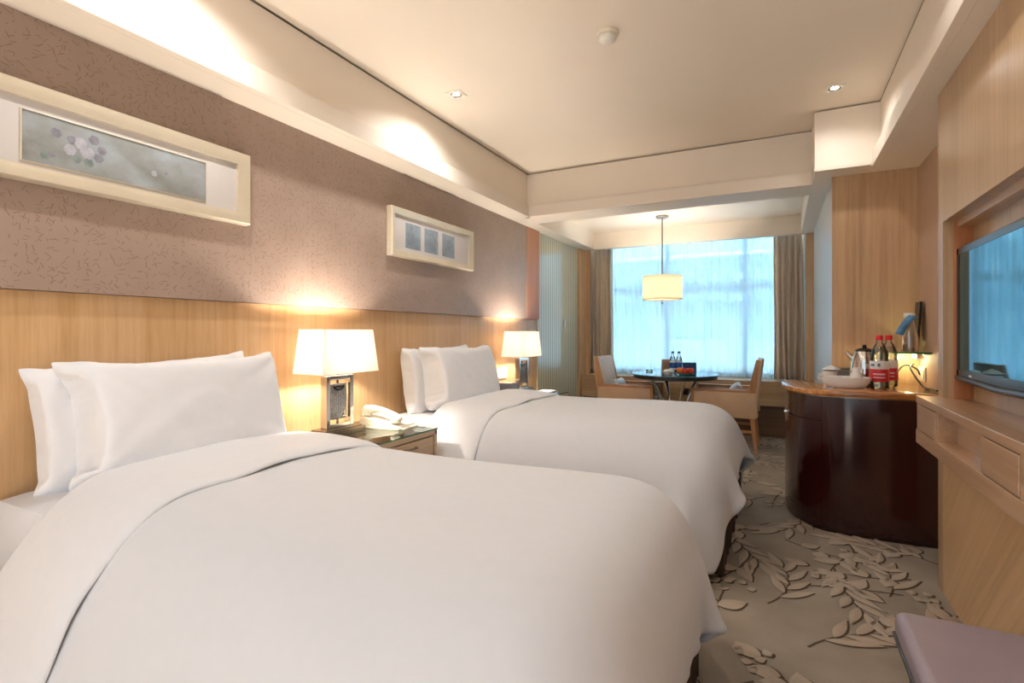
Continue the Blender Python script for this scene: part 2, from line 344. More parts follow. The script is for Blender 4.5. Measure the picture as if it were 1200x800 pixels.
# ------------------------------------------------------------------ small cloth solver
def relax(P, pairs, rest, k, w=None):
    for (a, b), r in zip(pairs, rest):
        d = P[b]-P[a]; l = np.linalg.norm(d, axis=1)+1e-9
        c = (k*.5*(l-r)/l)[:, None]*d
        P[a] += c; P[b] -= c
def grid_pairs(nx, ny):
    I = np.arange(nx*ny).reshape(nx, ny); out = []
    def add(A, B, k): out.append((A.ravel(), B.ravel(), k))
    for o in (0, 1):
        add(I[o:-1:2, :], I[o+1::2, :], 1); add(I[:, o:-1:2], I[:, o+1::2], 1)
        add(I[o:-1:2, :-1], I[o+1::2, 1:], .35); add(I[o:-1:2, 1:], I[o+1::2, :-1], .35)
    return out, I
def drape(x0, x1, y0, y1, h, bx, top, seed, rr=.05, t=.02, steps=170, bend=.12, zstart=None):
    """cloth sheet dropped on a rounded box bx=(x0,x1,y0,y1)"""
    nx = int(round((x1-x0)/h))+1; ny = int(round((y1-y0)/h))+1
    X, Y = np.meshgrid(np.linspace(x0, x1, nx), np.linspace(y0, y1, ny), indexing='ij')
    ex = np.where(X > bx[1]-.02, X-(bx[1]-.02), 0); ey = np.where(Y > bx[3]-.02, Y-(bx[3]-.02), np.where(Y < bx[2]+.02, Y-(bx[2]+.02), 0))
    hy_ = np.hypot(ex, ey)+1e-9; q_ = np.maximum(np.abs(ex), np.abs(ey))/hy_; q_ = np.where((ex > 0) & (np.abs(ey) > 0), q_*.93, 1)
    X = X-ex+ex*q_; Y = Y-ey+ey*q_
    rs = np.random.RandomState(seed)
    def sm(n, s, a):
        z = np.zeros((nx, ny))
        for _ in range(n):
            kx, ky = rs.uniform(-s, s, 2); z += a*np.cos(kx*X+ky*Y+rs.uniform(0, 6.3))
        return z
    Z = np.full((nx, ny), top+t+.01)+sm(6, 9, .003)+rs.uniform(-1, 1, (nx, ny))*.0006
    P = np.stack([X, Y, Z], -1).reshape(-1, 3).copy(); V = np.zeros_like(P)
    prs, I = grid_pairs(nx, ny)
    cons = [(a, b, k, np.linalg.norm(P[a][:, :2]-P[b][:, :2], axis=1)) for a, b, k in prs]
    bends = []
    for st in (2, 4):
        for o in range(0, 2*st, st):
            for A, B in ((I[:-st, :], I[st:, :]), (I[:, :-st], I[:, st:])):
                a = A.ravel(); b = B.ravel(); grp = (np.arange(len(a)) % 2)
                bends.append((a, b, bend if st == 2 else bend*.5, np.linalg.norm(P[a][:, :2]-P[b][:, :2], axis=1)))
            break
    bends = bends
    cx = np.array([(bx[0]+bx[1])/2, (bx[2]+bx[3])/2, top-1.0]); hf = np.array([(bx[1]-bx[0])/2, (bx[3]-bx[2])/2, 1.0])-rr
    def collide():
        q = P-cx; aq = np.abs(q)-hf; out = np.maximum(aq, 0); lo = np.linalg.norm(out, axis=1)
        ins = np.minimum(np.max(aq, axis=1), 0); sd = lo+ins-rr
        pen = (t-sd) > 0
        if pen.any():
            n = np.sign(q)*out; ln = np.linalg.norm(n, axis=1)
            bad = ln < 1e-6
            ax = np.argmax(aq, axis=1); n2 = np.zeros_like(q); n2[np.arange(len(q)), ax] = np.sign(q[np.arange(len(q)), ax])
            n[bad] = n2[bad]; ln[bad] = 1; n /= ln[:, None]
            P[pen] += n[pen]*(t-sd)[pen][:, None]
            # friction
            P[pen] -= (P[pen]-P0[pen])*.25*np.array([1, 1, 0])
        P[:, 2] = np.maximum(P[:, 2], .012)
    dt = 1/60
    for s_ in range(steps):
        P0 = P.copy(); V *= .985 if s_ < steps*.6 else .93
        V[:, 2] -= 9.8*dt*(.6); P += V*dt
        for it in range(9):
            for a, b, k, r in cons: relax(P, [(a, b)], [r], k)
            if it % 3 == 0:
                for a, b, k, r in bends:
                    d = P[b]-P[a]; l = np.linalg.norm(d, axis=1)+1e-9; c = (k*.5*np.minimum(l-r, 0)/l)[:, None]*d
                    acc = np.zeros_like(P); np.add.at(acc, a, c); np.add.at(acc, b, -c); P += acc*.7
            if it % 2 == 0: collide()
        collide()
        V = (P-P0)/dt; sp = np.linalg.norm(V, axis=1); V *= np.minimum(1, 2.0/(sp+1e-9))[:, None]
    for s_ in range(50):
        P0 = P.copy()
        for it in range(3):
            for a, b, k, r in cons: relax(P, [(a, b)], [r], k)
        collide()
    return P.reshape(nx, ny, 3)
def normals(P):
    dx = np.gradient(P, axis=0); dy = np.gradient(P, axis=1); n = np.cross(dx, dy)
    return n/(np.linalg.norm(n, axis=2, keepdims=True)+1e-9)
def smooth(P, n=1):
    for _ in range(n):
        Q = P.copy(); Q[1:-1, 1:-1] = (P[1:-1, 1:-1]*2+P[:-2, 1:-1]+P[2:, 1:-1]+P[1:-1, :-2]+P[1:-1, 2:])/6
        P = Q
    return P
def pillow_mesh(w, h, seed, press=1.0, nx=56, ny=36):
    """two sheets sewn along the rim, blown up with pressure; returns verts, faces"""
    rs = np.random.RandomState(seed)
    X, Y = np.meshgrid(np.linspace(-w/2, w/2, nx), np.linspace(-h/2, h/2, ny), indexing='ij')
    I1 = np.arange(nx*ny).reshape(nx, ny); I2 = I1.copy(); inner = np.zeros((nx, ny), bool); inner[1:-1, 1:-1] = 1
    I2[inner] = nx*ny+np.arange(inner.sum())
    P = np.zeros((nx*ny+inner.sum(), 3)); P[I1.ravel(), 0] = X.ravel(); P[I1.ravel(), 1] = Y.ravel(); P[I2.ravel(), 0] = X.ravel(); P[I2.ravel(), 1] = Y.ravel()
    bulge = .05*(1-(2*X/w)**2)*(1-(2*Y/h)**2)
    P[I1[inner], 2] = bulge[inner]+rs.uniform(-1, 1, inner.sum())*.002; P[I2[inner], 2] = -bulge[inner]+rs.uniform(-1, 1, inner.sum())*.002
    cons = []
    for I in (I1, I2):
        for o in (0, 1):
            for A, B, k in ((I[o:-1:2, :], I[o+1::2, :], 1), (I[:, o:-1:2], I[:, o+1::2], 1), (I[o:-1:2, :-1], I[o+1::2, 1:], .3), (I[o:-1:2, 1:], I[o+1::2, :-1], .3)):
                a = A.ravel(); b = B.ravel()
                XX = np.concatenate([X.ravel(), X[inner]]); YY = np.concatenate([Y.ravel(), Y[inner]])
                cons.append((a, b, k, np.hypot(XX[a]-XX[b], YY[a]-YY[b])))
    F = []
    for I, flip in ((I1, 0), (I2, 1)):
        a = I[:-1, :-1].ravel(); b = I[1:, :-1].ravel(); c = I[1:, 1:].ravel(); d = I[:-1, 1:].ravel()
        F.append(np.stack([a, d, c, b] if flip else [a, b, c, d], 1))
    F = np.concatenate(F); V = np.zeros_like(P); dt = 1/60
    vol0 = w*h*.062*press
    for s_ in range(150):
        P0 = P.copy(); V *= .93
        n = np.cross(P[F[:, 2]]-P[F[:, 0]], P[F[:, 3]]-P[F[:, 1]])*.5
        cen = P[F].mean(1); vol = (cen*n).sum()/3
        f = np.zeros_like(P)
        for k in range(4): np.add.at(f, F[:, k], n*.25)
        pr = max(0, 1-vol/vol0)*9000
        V += f*pr*dt*30; sp = np.linalg.norm(V, axis=1); V *= np.minimum(1, 1.2/(sp+1e-9))[:, None]
        P += V*dt
        for _ in range(8):
            for a, b, k, r in cons:
                d = P[b]-P[a]; l = np.linalg.norm(d, axis=1)+1e-9; e = l-r; e = np.where(e < 0, e*.15, e*.8)
                c = (k*.5*e/l)[:, None]*d; P[a] += c; P[b] -= c
        V = (P-P0)/dt
    # the pillow slumps: lower rim settles straight, upper rim stays a little hollow
    lo = P[I1[:, 0], 1]; hi = P[I1[:, -1], 1]; xs = P[I1[:, 0], 0]; xh = P[I1[:, -1], 0]
    yl = np.interp(P[:, 0], xs, lo); yh = np.interp(P[:, 0], xh, hi); t = np.clip((P[:, 1]-yl)/(yh-yl+1e-6), 0, 1)
    P[:, 1] -= (yl-lo.min())*(1-t)**1.3*.95; P[:, 1] += (hi.max()-yh)*t**1.5*.6
    rs2 = np.random.RandomState(seed+9)
    for _ in range(10):
        an = rs2.uniform(0, 6.3); k = rs2.uniform(14, 34); cx_, cy_ = rs2.choice([-1, 1])*w/2, rs2.choice([-1, 1])*h/2
        ang = np.arctan2(P[:, 1]-cy_, P[:, 0]-cx_); d = np.hypot(P[:, 1]-cy_, P[:, 0]-cx_)
        P[:, 2] += np.sign(P[:, 2])*.0022*np.sin(ang*k+an+6*d)*np.clip(d/.08, 0, 1)*np.exp(-d/.22)*np.clip(np.abs(P[:, 2])/.02, 0, 1)
    return P, F

# ================================================================== ROOM SHELL
XW, XH = -2.18, -2.21            # wallpaper face, headboard face
S = 2.14                          # soffit height
# floor with the leaf-pattern carpet (relief is part of the carpet mesh)
fl = MB(); fl.box(-2.5, 1.6, -1.2, 6.75, -.08, 0, 'carpet')
def leaf(mb, x, y, ang, ln, wd, z=.0035):
    pts_o, pts = [], []
    n = 9
    def outline(l, w, off):
        a = []
        for k in range(n+1):
            t = k/n; a.append((t*l, w*math.sin(PI*t**.8)*.5))
        for k in range(n-1, 0, -1):
            t = k/n; a.append((t*l, -w*math.sin(PI*t**.8)*.5))
        return [(x+(px+off[0])*math.cos(ang)-(py+off[1])*math.sin(ang), y+(px+off[0])*math.sin(ang)+(py+off[1])*math.cos(ang)) for px, py in a]
    b2 = bmesh.new(); q_ = [b2.verts.new((px+.006, py-.004, .0016)) for px, py in outline(ln*1.03, wd*1.12, (-.004, 0))]
    ctr = b2.verts.new(sum((v.co for v in q_), Vector())/len(q_))
    for i in range(len(q_)): b2.faces.new((q_[i], q_[(i+1) % len(q_)], ctr))
    mb.merge(b2, 'carpet_line')
    b2 = bmesh.new(); o = [b2.verts.new((px, py, .002)) for px, py in outline(ln, wd, (0, 0))]; c = [b2.verts.new((px, py, z+.002)) for px, py in outline(ln*.9, wd*.72, (ln*.04, 0))]
    for i in range(len(o)): b2.faces.new((o[i], o[(i+1) % len(o)], c[(i+1) % len(o)], c[i]))
    ctr = b2.verts.new(sum((v.co for v in c), Vector())/len(c))
    for i in range(len(c)): b2.faces.new((c[i], c[(i+1) % len(c)], ctr))
    bmesh.ops.recalc_face_normals(b2, faces=b2.faces); mb.merge(b2, 'carpet_leaf', True)
def stem(mb, pts):
    P = [Vector((p[0], p[1], .0)) for p in pts]
    b2 = bmesh.new(); a = []; b = []
    for i, p in enumerate(P):
        t = (P[min(i+1, len(P)-1)]-P[max(i-1, 0)]).normalized(); q = Vector((-t.y, t.x, 0))*.0045
        a.append(b2.verts.new(p+q+Vector((0, 0, .0014)))); b.append(b2.verts.new(p-q+Vector((0, 0, .0014))))
    for i in range(len(P)-1): b2.faces.new((a[i], a[i+1], b[i+1], b[i]))
    mb.merge(b2, 'carpet_line')
rl = random.Random(21)
def sprig(mb, x, y, ang, kind):
    n = 9; L_ = .42; cv = rl.uniform(-1.1, 1.1); pts = []; px, py, a = x, y, ang
    for k in range(n):
        pts.append((px, py, a)); px += L_/n*math.cos(a); py += L_/n*math.sin(a); a += cv/n
    stem(mb, pts)
    if kind == 0:      # feathery long leaves
        for k in range(2, n, 1):
            s_ = 1 if k % 2 else -1; leaf(mb, pts[k][0], pts[k][1], pts[k][2]+s_*.55, rl.uniform(.13, .2), .04)
        leaf(mb, px, py, a, .18, .045)
    elif kind == 1:    # broad leaves
        for k in (2, 4, 6, 7):
            s_ = 1 if k % 4 else -1; leaf(mb, pts[k][0], pts[k][1], pts[k][2]+s_*rl.uniform(.7, 1.2), rl.uniform(.09, .13), .07)
        leaf(mb, px, py, a, .11, .07)
    else:              # berries and two leaves
        for k in range(6):
            leaf(mb, px+rl.uniform(-.05, .09), py+(k-2.5)*.022, rl.uniform(0, 6), .042, .036)
        leaf(mb, pts[4][0], pts[4][1], pts[4][2]+.9, .14, .06); leaf(mb, pts[4][0], pts[4][1], pts[4][2]-.9, .13, .08); leaf(mb, pts[2][0], pts[2][1], pts[2][2]+.5, .15, .045)
gy = .5; row = 0
while gy < 6.1:
    gx = -.55+(.17 if row % 2 else 0)
    while gx < 1.0:
        if not (gx > .62 and gy < 2.9): sprig(fl, gx+rl.uniform(-.05, .05), gy+rl.uniform(-.05, .05), rl.uniform(0, 6.28), (row+int(gx*3+9)) % 3)
        gx += .31
    gy += .265; row += 1
struct(fl.build('floor'))

# ceiling with tray, cornices, cross beam and the second tray by the window
c = MB()
c.box(-2.02, .55, -1.2, 4.29, 2.54, 2.62, 'paint')                       # raised main ceiling
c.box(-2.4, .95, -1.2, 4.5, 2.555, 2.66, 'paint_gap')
c.box(-2.4, -2.03, -1.2, 4.27, S, 2.536, 'paint')                          # left bulkhead
c.box(-2.031, -1.99, -1.2, 4.21, S, 2.235, 'paint', .004); c.box(-2.031, -2.005, -1.2, 4.23, 2.234, 2.25, 'paint', .003)
c.box(-2.4, .2, 4.25, 4.5, S, 2.53, 'paint')                              # cross beam
c.box(-1.99, .2, 4.2, 4.251, S, 2.235, 'paint', .004); c.box(-2.0, .2, 4.225, 4.251, 2.234, 2.25, 'paint', .003)
c.box(.2, .9, 3.9, 4.5, S, 2.53, 'paint')                                 # right hand block
c.box(.195, .5, 3.87, 3.901, S, 2.165, 'paint', .003)
c.box(.55, .95, -1.2, 3.9, S, 2.53, 'paint')                              # right bulkhead
c.box(.51, .551, -1.2, 3.9, S, 2.235, 'paint', .004); c.box(.525, .551, -1.2, 3.9, 2.234, 2.25, 'paint', .003)
c.box(-2.4, -2.04, 4.5, 6.2, S, 2.45, 'paint'); c.box(.195, .5, 4.5, 6.2, S, 2.45, 'paint')
c.box(-2.4, .5, 6.19, 6.27, S, 2.45, 'paint')                             # pelmet over the curtains
c.box(-2.4, .5, 4.49, 6.75, 2.335, 2.66, 'paint')
struct(c.build('ceiling', autosm=True))

# left wall: papered field, warm end strip, ribbed panel
w = MB(); w.box(-2.4, XW, -1.2, 4.556, 1.245, S+.02, 'wallpaper'); w.box(-2.4, -2.24, -1.2, 4.86, 0, 1.246, 'plaster'); w.box(-2.4, -2.24, 4.86, 6.6, 0, S+.02, 'plaster')
struct(w.build('wall_left'))
w = MB(); w.box(-2.4, XW+.002, 4.557, 4.858, 1.245, S+.01, 'wood_end'); struct(w.build('trim_1'))
w = MB(); w.box(-2.23, -2.2, 4.862, 6.03, .0, S+.01, 'ribbed'); struct(w.build('trim_2'))
w = MB(); w.box(-2.23, -2.17, 6.03, 6.21, .0, S+.01, 'wood_pier'); w.box(-2.2, -2.1, 6.21, 6.24, .6, S+.05, 'wood_pier'); struct(w.build('trim_3'))
# right wall beyond the media wall, pier, side wall of the window bay
w = MB(); w.box(.77, .95, 2.86, 4.06, 0, S+.01, 'paint_r'); w.box(.335, .95, 4.07, 6.6, 0, S+.01, 'plaster'); w.box(.31, .336, 4.072, 6.6, 0, S+.01, 'plaster', 0); struct(w.build('wall_right'))
w = MB(); w.box(.308, .772, 4.05, 4.075, 0, S+.01, 'wood_pier'); struct(w.build('trim_4'))
w = MB(); w.box(.235, .312, 6.2, 6.3, .6, S+.05, 'wood_pier'); struct(w.build('trim_5'))
# media wall: upper fascia, recess, lower chevron panel
w = MB()
YE = 2.885
w.box(.616, .95, -.6, YE, 1.575, S+.01, 'wood_tv')
w.box(.616, .95, 2.81, YE, .0, 1.576, 'wood_tv')
w.box(.65, .95, 2.79, 2.811, .8, 1.576, 'wood_end')
w.box(.712, .95, -.6, 2.8, .6, 1.576, 'wood_tv')
w.box(.617, .95, 1.9, 2.811, 0, .7, 'wood_chev'); w.box(.617, .95, -.6, 1.9, 0, .7, 'wood_chev2')
w.box(.66, .712, -.6, 2.79, 1.545, 1.576, 'wood_tvy')
struct(w.build('wall_media'))

# window wall
w = MB()
w.box(-2.3, .4, 6.2, 6.3, 0, .36, 'wood_dark')
w.box(-2.3, .4, 6.6, 6.75, 0, .58, 'plaster'); w.box(-2.4, -2.12, 6.5, 6.7, .58, 2.34, 'plaster'); w.box(.24, .5, 6.5, 6.7, .58, 2.34, 'plaster')
struct(w.build('wall_back'))
w = MB(); w.box(-2.17, .305, 6.1, 6.62, .34, .6, 'wood_light', .004); w.box(-2.17, .305, 6.095, 6.62, .585, .602, 'wood_light', .003); struct(w.build('window_sill'))
wf = MB()
for x in (-2.12, -1.25, -.38, .2): wf.box(x, x+.05, 6.55, 6.6, .6, 2.34, 'facade_w', .004)
for z in (.6, 1.62, 2.29): wf.box(-2.12, .25, 6.555, 6.595, z, z+.05, 'facade_w', .004)
wo = struct(wf.build('window_1'))
g = MB(); g.box(-2.1, .24, 6.57, 6.576, .62, 2.32, 'glass_win'); o = g.build('window_pane'); o.parent = wo; o['kind'] = 'structure'

# headboard
h = MB(); h.box(-2.239, XH, -1.0, 4.857, .0, 1.243, 'wood_hb')
tag(h.build('headboard'), 'long honey-coloured wooden headboard running behind both beds', 'headboard')

# ================================================================== OUTSIDE
b = thing('opposite_building', (-2, 15, 0), 'pale building with white lattice trusses seen through the sheer curtain', 'building')
f = MB(); f.box(-8, 9, 0, .4, -6, 9, 'facade'); f.build('wall', b)
for px in range(-7, 9, 2):
    for pz in (-1.6, 1.0):
        f = MB(); f.box(px+.15, px+1.75, -.03, .01, pz, pz+1.7, 'facade_d'); f.build('window', b)
for zc in (3.1,):
    f = MB(); f.tube([(-8, -.6, zc), (9, -.6, zc)], .09, 'facade_w'); f.tube([(-8, -.6, zc+1.2), (9, -.6, zc+1.2)], .09, 'facade_w')
    for k in range(14):
        x = -8+k*1.2; f.tube([(x, -.6, zc), (x+1.2, -.6, zc+1.2)], .05, 'facade_w'); f.tube([(x, -.6, zc+1.2), (x+1.2, -.6, zc)], .05, 'facade_w')
    f.build('truss', b)

# ================================================================== CURTAINS
def curtain(name, x0, x1, y, z0, z1, m, nf, amp, label, cat, group=None, gather=0, seed=0, nz=24):
    rs = random.Random(seed); nx = nf*10+1; P = []
    ph = [rs.uniform(-.5, .5) for _ in range(nf+1)]; am = [rs.uniform(.6, 1.2) for _ in range(nf+1)]
    for i in range(nx):
        u = i/(nx-1); row = []; k = int(u*nf*.999)
        for j in range(nz+1):
            v = j/nz; a = amp*am[k]*(.55+.45*(1-v)) if gather == 0 else amp*am[k]*(.8+.2*math.sin(v*3))
            xx = x0+(x1-x0)*u+.25*amp*math.sin(v*4+k*1.7+ph[k])*(1-v)
            yy = y+a*math.sin(u*nf*2*PI+.5*math.sin(v*2.5+ph[k]))
            row.append((xx, yy, z0+(z1-z0)*v))
        P.append(row)
    mb = MB(); mb.grid(P, m); o = mb.build(name, autosm=False)
    md = o.modifiers.new('thickness', 'SOLIDIFY'); md.thickness = .003 if m == 'curtain' else .001
    return tag(o, label, cat, group)
curtain('curtain', -2.15, -1.86, 6.38, .605, 2.3, 'curtain', 5, .045, 'taupe curtain bunched at the left side of the window', 'curtain', 'drawn taupe curtains', 0, 3)
curtain('curtain', -.06, .225, 6.38, .605, 2.3, 'curtain', 5, .045, 'taupe curtain bunched at the right side of the window', 'curtain', 'drawn taupe curtains', 0, 5)
curtain('sheer_curtain', -1.93, .0, 6.47, .605, 2.32, 'sheer', 22, .022, 'white sheer curtain drawn across the whole bright window', 'curtain', None, 1, 8, 10)

# ================================================================== CEILING FIXTURES
def downlight(x, y, z, label, power, spot=2.65, blend=.75, ang=0):
    t = thing('downlight', (x, y, z), label, 'ceiling light', 'square recessed downlights', ang)
    a = MB(); s_ = .048; w_ = .014
    for (a0, a1, b0, b1) in ((-s_, s_, -s_, -s_+w_), (-s_, s_, s_-w_, s_), (-s_, -s_+w_, -s_+w_, s_-w_), (s_-w_, s_, -s_+w_, s_-w_)): a.box(a0, a1, b0, b1, -.006, .0, 'plastic_w', .002)
    a.build('bezel', t)
    a = MB(); a.lathe([(.0, -.001), (.02, -.002), (.0, -.0005)], 'led', seg=20); a.build('lamp', t)
    a = MB(); a.lathe([(.033, -.004), (.022, -.001), (.021, -.0025), (.032, -.006), (.033, -.004)], 'steel', seg=24); a.build('reflector_ring', t)
    l = bpy.data.lights.new('spot', 'SPOT'); l.energy = power; l.color = (1, .985, .96); l.spot_size = spot; l.spot_blend = blend; l.shadow_soft_size = .03
    lo = bpy.data.objects.new('downlight_beam', l); COL.objects.link(lo); lo.location = (x, y, z-.02)
    return t
DLP = 18
downlight(-1.73, 2.64, 2.54, 'lit square downlight in the ceiling nearest the papered wall', DLP)
downlight(.285, 3.585, 2.54, 'lit square downlight in the ceiling corner above the minibar', DLP*.28, ang=.2)
downlight(-1.73, 1.15, 2.54, 'lit square downlight above the near bed pillows', DLP)
downlight(.2, 1.9, 2.54, 'unseen square downlight added as fill above the foot of the near bed', DLP*.4)  # unseen fixture, added to even out the light here
downlight(-.75, .1, 2.54, 'out-of-view square downlight added as fill on the camera side of the room', DLP*.7)  # added out of view as fill for the near end
t = thing('smoke_detector', (-.735, 2.43, 2.54), 'round white smoke detector on the ceiling', 'smoke detector')
a = MB(); a.lathe([(0, 0), (.05, 0), (.052, -.012), (.047, -.018), (0, -.018)], 'plastic_c'); a.build('base', t)
a = MB(); a.lathe([(0, -.016), (.036, -.018), (.04, -.024), (.04, -.036), (.03, -.046), (.02, -.05), (0, -.051)], 'plastic_w')
for k in range(12): a.obox((.038*math.cos(k*PI/6), .038*math.sin(k*PI/6), -.03), (.003, .01, .01), k*PI/6, 'black')
a.build('sensor_head', t)

# pendant
px, py = -1.10, 5.60
t = thing('pendant_lamp', (px, py, 2.335), 'cream drum pendant lamp hanging over the round table', 'pendant lamp')
a = MB(); a.lathe([(0, 0), (.065, 0), (.065, -.018), (.055, -.024), (0, -.024)], 'steel'); a.build('ceiling_rose', t)
a = MB(); a.tube([(0, 0, -.02), (0, 0, -.655)], .007, 'steel'); a.lathe([(0, -.9), (.012, -.905), (.014, -.915), (.007, -.925), (0, -.928)], 'steel'); a.tube([(0, 0, -.65), (0, 0, -.905)], .004, 'steel'); a.build('rod', t)
a = MB(); a.lathe([(.198, -.632), (.2, -.63), (.2, -.875), (.198, -.877), (.197, -.87), (.197, -.637), (.198, -.632)], 'pshade', seg=48); sh = a.build('shade', t)
a = MB(); a.lathe([(0, -.868), (.194, -.868), (.194, -.871), (0, -.871)], 'pshade', seg=48); a.build('diffuser', t)
a = MB(); a.lathe([(0, -.72), (.028, -.73), (.035, -.76), (.02, -.8), (0, -.805)], 'bulb'); a.build('bulb', t)
def point(name, loc, e, col=(1, .78, .5), r=.04):
    l = bpy.data.lights.new(name, 'POINT'); l.energy = e; l.color = col; l.shadow_soft_size = r
    o = bpy.data.objects.new(name, l); COL.objects.link(o); o.location = loc; return o
point('pendant_light', (px, py, 2.335-.76), 16, (1, .94, .86), .03)

# ================================================================== PICTURES
def picture(name, y0, y1, z0, z1, label, wy, wz, arts):
    t = thing(name, (XW, (y0+y1)/2, (z0+z1)/2), label, 'framed picture', 'framed pictures on the papered wall'); cy, cz = (y0+y1)/2, (z0+z1)/2
    hy, hz = (y1-y0)/2, (z1-z0)/2
    a = MB(); a.quadframe(-hy, hy, -hz, hz, wy, .001, .045, 'frame_silver', wz); a.build('frame', t)
    a = MB(); a.box(.006, .016, -hy+wy*.8, hy-wy*.8, -hz+wz*.8, hz-wz*.8, 'mat_white')
    a.build('mount', t)
    return t, cy, cz
t, cy, cz = picture('framed_painting', .575, 1.57, 1.592, 1.908, 'long silver-framed faded flower painting above the near bed', .055, .05, None)
a = MB(); a.quadframe(.765-cy, 1.378-cy, 1.653-cz, 1.829-cz, .006, .01, .0215, 'frame_silver'); a.build('inner_fillet', t)
a = MB(); a.box(.0155, .0175, .769-cy, 1.374-cy, 1.657-cz, 1.825-cz, 'art')
ra = random.Random(4)
def bloom(y, z, r, m):
    for k in range(6):
        an = k*PI/3+ra.uniform(-.3, .3)
        a.lathe([(0, .0006), (r*.5, 0)], m, (.0178, y-cy+math.cos(an)*r*.45, z-cz+math.sin(an)*r*.4), 9, 1, .8, Matrix.Rotation(PI/2, 4, 'Y'))
for y, z, r, m in ((.862, 1.775, .019, 'petal'), (.93, 1.76, .024, 'petal2'), (.97, 1.785, .02, 'petal'), (.9, 1.73, .022, 'petal2'), (.95, 1.735, .026, 'petal2'), (.985, 1.725, .018, 'petal'), (.995, 1.755, .018, 'petal'), (.905, 1.765, .017, 'petal'), (1.17, 1.722, .013, 'petal2'), (1.215, 1.735, .008, 'petal'), (.92, 1.705, .016, 'leafart'), (.955, 1.7, .018, 'leafart'), (.83, 1.69, .015, 'leafart'), (.85, 1.7, .012, 'petal')): bloom(y, z, r, m)
a.build('painting', t)
t, cy, cz = picture('framed_print', 2.537, 3.512, 1.59, 1.9, 'silver-framed picture with three small blue-grey prints above the far bed', .045, .04, None)
for k, yc in enumerate((2.782, 2.985, 3.195)):
    a = MB(); a.box(.015, .0175, yc-cy-.079, yc-cy+.079, -.085, .078, 'print')
    for q in range(9): a.tube([(.0178, yc-cy+ra.uniform(-.06, .06), ra.uniform(-.07, .06)) for _ in range(3)], .0009, 'petal' if q % 3 else 'leafart', 4)
    a.build('print', t)

